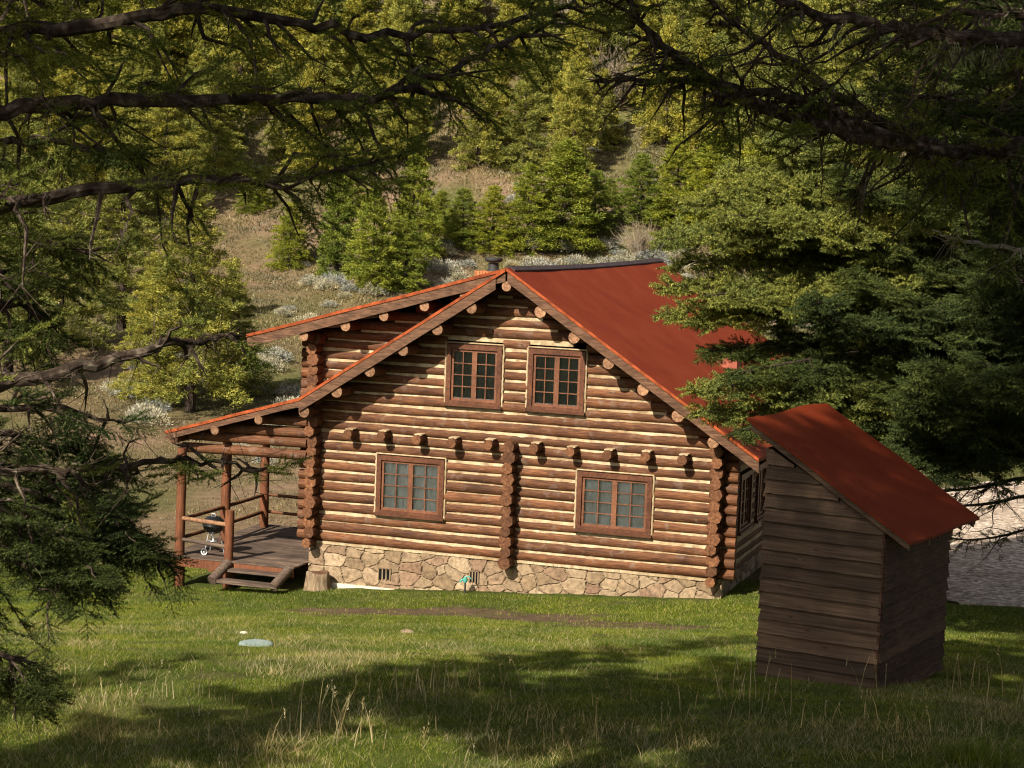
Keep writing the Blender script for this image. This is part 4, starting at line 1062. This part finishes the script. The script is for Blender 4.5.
def dark_bough(pts, seed, r0=.05, **kw):
    ctrl = np.array([at(*q) for q in pts]); ctrl = np.vstack([[pf[0], pf[1], ctrl[0][2]], ctrl]); n = 22; tt = np.linspace(0, len(ctrl)-1, n)
    P_ = np.stack([np.interp(tt, range(len(ctrl)), ctrl[:, j]) for j in range(3)], 1)
    for _ in range(2): P_[1:-1] = (P_[:-2]+2*P_[1:-1]+P_[2:])/4
    top = pts[-1][1] < 322 or (pts[-1][0] < 705 and pts[-1][1] > 380)  # boughs with sunlight painted in by lighter needles; the others keep the dark ones
    link('bough', tri_mesh('bough', bough(seed, 1, 1.25, .25, 1.15, TW_MID, .28 if top else .20, path=P_-pf, r0=r0, hang=.16, dead=.03 if top else .15, lod_tw=.16, sub=.2, mleaf=M_FIRSUN if top else M_FIRD, zr_=(-.7, 1.1) if top else (-.9, .4), **kw)), dark)
DD = px(pf)[2]
for i, (v0, uu, ve, dd_) in enumerate(((215, 690, 205, -1), (250, 668, 232, -1.5), (262, 672, 262, -1), (285, 668, 285, -2), (300, 690, 318, -1.5), (320, 668, 312, 0), (330, 700, 350, -1.2), (372, 690, 388, -2.5), (385, 700, 412, -2), (392, 742, 430, -2.8), (190, 730, 168, -1), (160, 770, 140, -1.5), (235, 725, 215, -3), (340, 740, 372, -3), (175, 712, 190, -2), (150, 745, 118, -1), (120, 800, 92, -1), (205, 655, 240, -2.4), (270, 700, 296, -2.6))):
    dark_bough([(930, (v0+ve)/2-14, DD+dd_*.4), (820, (v0+ve*2)/3-4, DD+dd_*.7), (uu, ve, DD+dd_)], 650+i)
DB = [tri_mesh('dead_bough', bough(450+i, 5.0, .5, .15, 1.0, TW_MID, .34, .10, .05, .22, .8, lod_tw=.22, wild=True, sub=.16)) for i in range(2)]
for i, (z, da, s_) in enumerate(((3.1, .2, .75), (2.5, .35, .6), (3.5, -.1, .85))):
    link('bough', DB[i % 2], dark, (0, 0, z), (.05, math.radians(2+i*2), leftd+da), s_)

# --- near fir at the left (trunk outside the frame) and its long limbs
def limb(parent, pts, r0, seed, **kw):
    """pts: (u, v, distance) guide points along the limb, from the trunk outwards"""
    ctrl = np.array([at(*q) for q in pts]); 
    n = max(14, int(len(ctrl)*5)); tt = np.linspace(0, len(ctrl)-1, n); P_ = np.stack([np.interp(tt, range(len(ctrl)), ctrl[:, j]) for j in range(3)], 1)
    for _ in range(3): P_[1:-1] = (P_[:-2]+2*P_[1:-1]+P_[2:])/4
    rgl = np.random.default_rng(seed); P_[1:-1] += rgl.normal(0, .012, (n-2, 3))
    o = np.array(parent.location); pale = kw.pop('mbark_', 0); res = bough(seed, 1, path=P_-o, r0=r0, tmpl=TW_NEAR, mbark=M_BARE if pale else M_BARKN, **kw)
    return link('bough', tri_mesh('bough', res), parent)
def near_fir(name, base, h, label, seed, r0=.3, crown=True, zmin=.3, nb=60, Lb=1.0, cat='tree', proto=None, az_skip=None):
    t_ = empty(name, base, label, cat)
    b = MB(); zs = np.linspace(-.6, h, 14); b.tube([(base[0]+.06*math.sin(z), base[1], base[2]+z) for z in zs], [r0*(1-z/h*.97)+.02 for z in np.clip(zs, 0, h)], 12, 0, rough=.06, seed=seed)
    b.build('trunk', M_BARKN, t_)
    rgn = np.random.default_rng(seed)
    for i in range(nb):
        t = zmin+(1-zmin)*i/nb; az = i*2.39996+rgn.uniform(-.3, .3); Lr = Lb*((1-t)*1.0+.12)*rgn.uniform(.7, 1.1)
        if az_skip and az_skip(az, t*h, Lr*6): continue
        link('bough', BPROT[int(rgn.integers(0, 5))], t_, (0, 0, t*h), (rgn.uniform(-.1, .1), math.radians(rgn.uniform(0, 14)-16*t), az), (Lr, Lr, Lr))
    return t_
def gz(x, y): return np.array([x, y, float(terrain(x, y))])
def skipper(base):
    # keep the generic boughs out of the camera's view cone (the long limbs there are built one by one)
    def f(az, z, L_):
        for q in (.3, .6, 1.0):
            p = base+np.array([math.cos(az)*L_*q, math.sin(az)*L_*q, z]); u, v, d = px(p)
            if d > .3 and -90 < u < 1114 and -120 < v < 900: return True
        return np.linalg.norm((base+np.array([math.cos(az)*L_*.6, math.sin(az)*L_*.6, z])-CAM)[:2]) < 2.2
    return f
LB_ = gz(10.0, -33.2)
left = near_fir('left_fir', LB_, 27, 'nearest tall fir whose long bare limbs cross the top left of the photo', 61, .33, zmin=.38, nb=120, Lb=1.05, az_skip=skipper(LB_))
RB_ = gz(23.6, -28.5)
right = near_fir('right_fir', RB_, 17, 'near fir at the right whose mossy limbs reach across the top right corner', 62, .28, zmin=.32, nb=50, Lb=.8, az_skip=skipper(RB_))
K = dict(wild=True, dens=1.5, bare=.02, width=.17, hang=.2, sub=.15, lod_tw=.15, mleaf=M_FIRM, tw_scale=.75)
limb(left, [(-260, 60, 11), (-60, 45, 11), (10, 32, 11), (130, 18, 11), (200, 4, 11), (270, 20, 11.2), (360, 36, 11.4), (470, 30, 11.8), (560, 8, 12.2), (600, -14, 12.4)], .046, 501, dead=.4, **K)
limb(left, [(-260, 128, 10), (-40, 116, 10.2), (60, 103, 10.4), (150, 98, 10.5), (300, 98, 10.8), (380, 97, 11), (430, 80, 11.3), (500, 45, 11.6), (560, 20, 12)], .044, 502, dead=.35, **K)
limb(left, [(-260, 250, 9.6), (-40, 210, 10), (60, 195, 10.2), (170, 180, 10.4), (270, 181, 10.7), (330, 170, 11), (410, 150, 11.2)], .040, 503, dead=.3, **{**K, 'width': .22, 'dens': 1.3})
limb(left, [(-260, 450, 9.4), (-40, 395, 9.8), (60, 372, 10), (140, 350, 10.2), (195, 342, 10.4), (242, 336, 10.6)], .042, 504, dead=.85, **{**K, 'width': .12})
limb(left, [(-260, 500, 11), (-40, 478, 11.4), (60, 470, 11.6), (130, 466, 11.8), (220, 462, 12.2), (262, 470, 12.4)], .026, 505, dead=.8, **{**K, 'width': .14, 'dens': 1.0})
limb(left, [(-240, 10, 12), (-40, 0, 12), (80, -8, 12), (220, -22, 12.4)], .045, 507, dead=.2, **{**K, 'width': .4, 'dens': 1.2})
for i, (v0, v1, ue, d0, wd) in enumerate(((150, 140, 150, 12.5, .30), (225, 236, 90, 12.2, .36), (290, 268, 64, 12.8, .36), (420, 404, 120, 12.6, .30), (330, 300, 46, 12.6, .4))):
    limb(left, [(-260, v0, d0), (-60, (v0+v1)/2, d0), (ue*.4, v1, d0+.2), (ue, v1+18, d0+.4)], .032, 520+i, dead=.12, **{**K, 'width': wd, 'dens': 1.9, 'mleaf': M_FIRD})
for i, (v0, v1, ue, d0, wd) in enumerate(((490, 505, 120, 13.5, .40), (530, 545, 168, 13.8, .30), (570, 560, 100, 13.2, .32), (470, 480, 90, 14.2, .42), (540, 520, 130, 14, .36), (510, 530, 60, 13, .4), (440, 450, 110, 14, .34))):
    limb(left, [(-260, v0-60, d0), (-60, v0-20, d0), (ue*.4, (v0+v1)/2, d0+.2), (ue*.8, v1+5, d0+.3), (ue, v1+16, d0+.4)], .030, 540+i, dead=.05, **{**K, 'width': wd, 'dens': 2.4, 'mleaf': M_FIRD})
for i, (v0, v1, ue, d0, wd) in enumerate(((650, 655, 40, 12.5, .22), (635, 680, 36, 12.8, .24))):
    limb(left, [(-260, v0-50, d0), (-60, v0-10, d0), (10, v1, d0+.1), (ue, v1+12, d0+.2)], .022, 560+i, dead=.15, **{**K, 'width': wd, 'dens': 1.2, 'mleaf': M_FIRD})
# right limbs
KR = dict(wild=True, dens=1.0, bare=.02, width=.20, hang=.2, sub=.085, lod_tw=.15, mleaf=M_FIRM, tw_scale=.85)
limb(right, [(1300, 170, 15), (1110, 150, 15), (1013, 148, 15), (960, 156, 15), (900, 145, 14.8), (820, 126, 14.6), (740, 100, 14.4), (696, 72, 14.2), (660, 46, 14), (628, 2, 13.8), (612, -30, 13.7)], .082, 601, dead=.75, **KR)
limb(right, [(1300, 60, 12.5), (1110, 46, 12.6), (1024, 40, 12.6), (945, 38, 12.6), (880, 24, 12.5), (820, 16, 12.4), (770, -4, 12.3), (700, -30, 12.2)], .064, 602, dead=.7, **KR)
limb(right, [(900, 140, 14.8), (800, 100, 14.6), (720, 84, 14.4), (650, 78, 14.3), (590, 82, 14.2)], .040, 603, dead=.95, **{**KR, 'width': .26})
limb(right, [(960, 154, 15), (870, 118, 14.8), (800, 66, 14.6), (740, 30, 14.5), (700, -10, 14.4)], .040, 604, dead=.9, **{**KR, 'width': .22})
limb(right, [(1300, -10, 13.4), (1100, 10, 13.4), (980, 16, 13.5), (880, -4, 13.6)], .05, 605, dead=.15, **{**KR, 'width': .42, 'dens': 1.4, 'mleaf': M_FIRD})
limb(right, [(1300, 120, 16), (1100, 112, 16), (1000, 106, 16), (900, 92, 16.2)], .05, 606, dead=.2, **{**KR, 'width': .40, 'dens': 1.4, 'mleaf': M_FIRD})
limb(right, [(1300, 250, 16.5), (1100, 210, 16.5), (990, 182, 16.6), (930, 160, 16.8), (880, 60, 17)], .05, 607, dead=.3, **{**KR, 'width': .30, 'dens': 1.3, 'mleaf': M_FIRD})
limb(right, [(1110, 268, 15.5), (1004, 249, 15.5), (960, 241, 15.4), (932, 230, 15.3)], .018, 610, dead=1.0, **{**KR, 'sub': .5, 'width': .12, 'mbark_': 1})
# hanging lichen on the right limbs
rg = np.random.default_rng(71); P_ = []
for (ua, va, ub, vb, dd_, n) in ((926, 36, 966, 40, 12.6, 16), (985, 40, 1024, 40, 12.6, 9), (905, 146, 975, 154, 15, 20), (760, 2, 850, 22, 12.4, 9), (700, 86, 830, 128, 14.5, 10)):
    for _ in range(n):
        f = rg.random(); P_.append(at(ua+(ub-ua)*f, va+(vb-va)*f+4, dd_)+rg.normal(0, .02, 3))
P_ = np.array(P_)-np.array(right.location); P_ = np.repeat(P_, 7, 0)+rg.normal(0, .02, (len(P_)*7, 3))
tr = leaf_tris(P_, np.tile([0, 0, -1.], (len(P_), 1)), .15, .012, rg, 2, .3)
link('hanging_lichen', tri_mesh('hanging_lichen', [(tr, M_LICHEN)]), right)['kind'] = 'stuff'
# shade trees standing outside the frame, up the sunny side of the lawn
OFF = [((3.9, -36.5), 24, .62, 'tall slim fir whose narrow shadow crosses the middle of the lawn'), ((-.7, -37.0), 17.2, .6, 'slim fir at the far left whose shadow tip reaches the left lawn'),
       ((12.2, -38.4), 28, 1.1, 'tallest fir left of the camera shading the shed'), ((15.8, -40.4), 26, 1.1, 'tall fir beside the camera shading the dark fir')]
for i, ((x, y), h_, Lb, lb) in enumerate(OFF):
    p = gz(x, y); near_fir('shade_fir', p, h_, lb, 80+i, .25, zmin=.12 if h_ < 25 else .42, nb=95 if h_ < 20 else (170 if h_ < 25 else 80), Lb=Lb, az_skip=skipper(p))
#PART4
# ------------------------------------------------------------------ grass
def blades(n, xr_, yr_, h, wd, rg, keep, lean=.35, clump=0.0):
    x = rg.uniform(*xr_, n); y = rg.uniform(*yr_, n); k = keep(x, y) > rg.random(n); x, y = x[k], y[k]; n = len(x)
    z = terrain(x, y)-.01; P0 = np.stack([x, y, z], 1); hh = h*rg.uniform(.45, 1.3, (n, 1))
    hn = (.6+.8*fbm(x/1.2, y/1.2, 3, 91))[:, None]
    d = np.concatenate([rg.normal(0, lean, (n, 2)), np.ones((n, 1))], 1); a = rg.uniform(0, 6.28, n); s = np.stack([np.cos(a), np.sin(a), 0*a], 1)
    return np.stack([P0-s*wd*.5, P0+s*wd*.5, P0+d*hh*hn], 1)
def inview(x, y, m=30):
    z = terrain(x, y); d = np.stack([x, y, z], -1)-CAM; zz = d@CF; u = 512+FPX*(d@CR)/zz; v = 384-FPX*(d@CU)/zz
    return (zz > 0) & (u > -m) & (u < 1024+m) & (v > 380) & (v < 768+m)
def houseclear(x, y): return ~(((x > -3.7) & (x < W+.05) & (y > -.5)) | ((x > -3.7) & (x < -.2) & (y > -.8)))
cS, sS_ = math.cos(sa_), math.sin(sa_)
def shedclear(x, y):
    lx = (x-SO[0])*cS+(y-SO[1])*sS_; ly = -(x-SO[0])*sS_+(y-SO[1])*cS
    return ~((lx > -SW+.02) & (lx < -.02) & (ly > .03) & (ly < SDp-.02))
def yardclear(x, y):
    return ~((y > 1.2) & (x > 12.6+.0*y))
rg = np.random.default_rng(33)
keep = lambda x, y: (inview(x, y) & houseclear(x, y) & shedclear(x, y) & yardclear(x, y))*(1-.93*dirt_mask(x, y))*np.clip(.35+1.3*fbm(x/.5, y/.5, 2, 95), 0, 1)
A = [blades(1100000, (-6, 21), (-31, -12), .052, .0075, rg, keep, .6), blades(800000, (-9, 20), (-12.5, -4.5), .048, .0095, rg, keep, .5), blades(420000, (-12, 20), (-5, 2.2), .055, .013, rg, keep, .5)]
g = link('lawn_grass', tri_mesh('lawn_grass', [(np.concatenate(A), M_GRASS)])); tag(g, 'short green spring grass covering the lawn', 'grass', kind='stuff')
# dry straw mixed in, denser in the foreground
kd = lambda x, y: keep(x, y)*np.clip((fbm(x/1.8, y/1.8, 3, 97)-.42)*4, .05, 1)*np.clip((-y-3)/9, .12, 1)
A = [blades(230000, (-8, 21), (-29, 0), .10, .0075, rg, kd, .9), blades(45000, (2, 21), (-29, -14), .19, .0065, rg, kd, .55)]
# tall stalks in clumps
pts_ = []
for (u, v, n, hh, sp) in ((310, 735, 14, .85, .3), (345, 740, 8, .55, .4), (400, 700, 22, .42, .5), (450, 692, 26, .42, .5), (620, 740, 5, .5, .5), (745, 700, 12, .75, .25), (790, 720, 4, .7, .25), (860, 690, 4, .6, .2),
                    (200, 700, 10, .45, .4), (120, 705, 7, .4, .6), (60, 705, 7, .4, .5), (530, 700, 10, .4, .5), (960, 690, 6, .75, .2), (1015, 700, 4, .95, .15), (985, 705, 5, .6, .3), (680, 715, 8, .4, .6), (560, 740, 14, .3, .7), (880, 730, 16, .35, .7), (480, 745, 12, .4, .7), (240, 745, 12, .4, .8), (150, 745, 10, .4, .8)):
    p = ground_hit(u, v)
    for _ in range(n):
        x = p[0]+rg.normal(0, sp); y = p[1]+rg.normal(0, sp); h_ = 1.15*hh*rg.uniform(.45, 1.1); ln = rg.normal(0, .22, 2)*h_
        b0 = np.array([x, y, float(terrain(x, y))-.02]); b1 = b0+np.array([ln[0]*.4, ln[1]*.4, h_*.55]); b2 = b0+np.array([ln[0], ln[1], h_])
        for aa in (0, 1.57):
            s = np.array([math.cos(aa), math.sin(aa), 0])*.0075
            pts_ += [np.stack([b0-s, b0+s, b1+s*.8]), np.stack([b0-s, b1+s*.8, b1-s*.8]), np.stack([b1-s*.8, b1+s*.8, b2])]
        if rg.random() < .6:
            for q in range(7):
                o = b2-np.array([0, 0, .02*q]); dd_ = np.array([*rg.normal(0, .022, 2), .03]); s = np.array([.007, 0, 0]); pts_.append(np.stack([o-s, o+s, o+dd_]))
A.append(np.array(pts_))
g = link('dry_grass', tri_mesh('dry_grass', [(np.concatenate(A), M_STRAW)])); tag(g, 'tall dry straw coloured stalks standing in the foreground grass', 'grass', kind='stuff')
# yellow green tuft at the lower right
p = ground_hit(972, 762); n = 1500; r = np.abs(rg.normal(0, .16, n)); a = rg.uniform(0, 6.28, n)
P0 = np.stack([p[0]+r*np.cos(a)*1.6, p[1]+r*np.sin(a), 0*r], 1); P0[:, 2] = terrain(P0[:, 0], P0[:, 1])-.01
d = np.stack([np.cos(a)*.5+rg.normal(0, .3, n), np.sin(a)*.5+rg.normal(0, .3, n), np.ones(n)], 1)*rg.uniform(.10, .3, (n, 1)); s = np.stack([np.sin(a), -np.cos(a), 0*a], 1)*.005
org_ = np.array(p); g = link('grass_tuft', tri_mesh('grass_tuft', [(np.stack([P0-s, P0+s, P0+d], 1)-org_, M_GRASS)]), None, p); tag(g, 'thick yellow green grass tuft in the lower right corner', 'grass tuft')
# rough grass on the hillside and behind the cabin
def inv2(x, y):
    z = terrain(x, y); d = np.stack([x, y, z], -1)-CAM; zz = d@CF; u = 512+FPX*(d@CR)/zz; v = 384-FPX*(d@CU)/zz
    return (u > -20) & (u < 1044) & (v > -20) & (v < 620)
n = 520000; s_ = rg.uniform(0, 1, n)**.6*110+44; lt = rg.uniform(-.3, .3, n)*s_; x = CAM[0]+VD[0]*s_+VD[1]*lt; y = CAM[1]+VD[1]*s_-VD[0]*lt
k = inv2(x, y) & (y > 1) & ~((x > -3.9) & (x < W+2) & (y > -1) & (y < LB+1)) & (fbm(x/2.2, y/2.2, 3, 99) > rg.uniform(.3, .62, n)) & ~((x > 12.2) & (y < 26) & (y > 1.2) & (x > .62*y+.5))
x, y, s_ = x[k], y[k], s_[k]; n = len(x); P0 = np.stack([x, y, terrain(x, y)-.02], 1); sz = (s_/60)[:, None]
hh = .085*sz*rg.uniform(.5, 1.3, (n, 1)); d = np.concatenate([rg.normal(0, .55, (n, 2)), np.ones((n, 1))], 1)*hh; a = rg.uniform(0, 6.28, n); sd_ = np.stack([np.cos(a), np.sin(a), 0*a], 1)*.02*sz
g = link('hillside_grass', tri_mesh('hillside_grass', [(np.stack([P0-sd_, P0+sd_, P0+d], 1), M_HGRASS)])); tag(g, 'rough dry grass on the slope behind the cabin', 'grass', kind='stuff')
print('trees', NT[0], 'things', len([o for o in bpy.data.objects if o.parent is None]))
print('corner', ground_hit(20,765), ground_hit(500,765), ground_hit(1000,765))
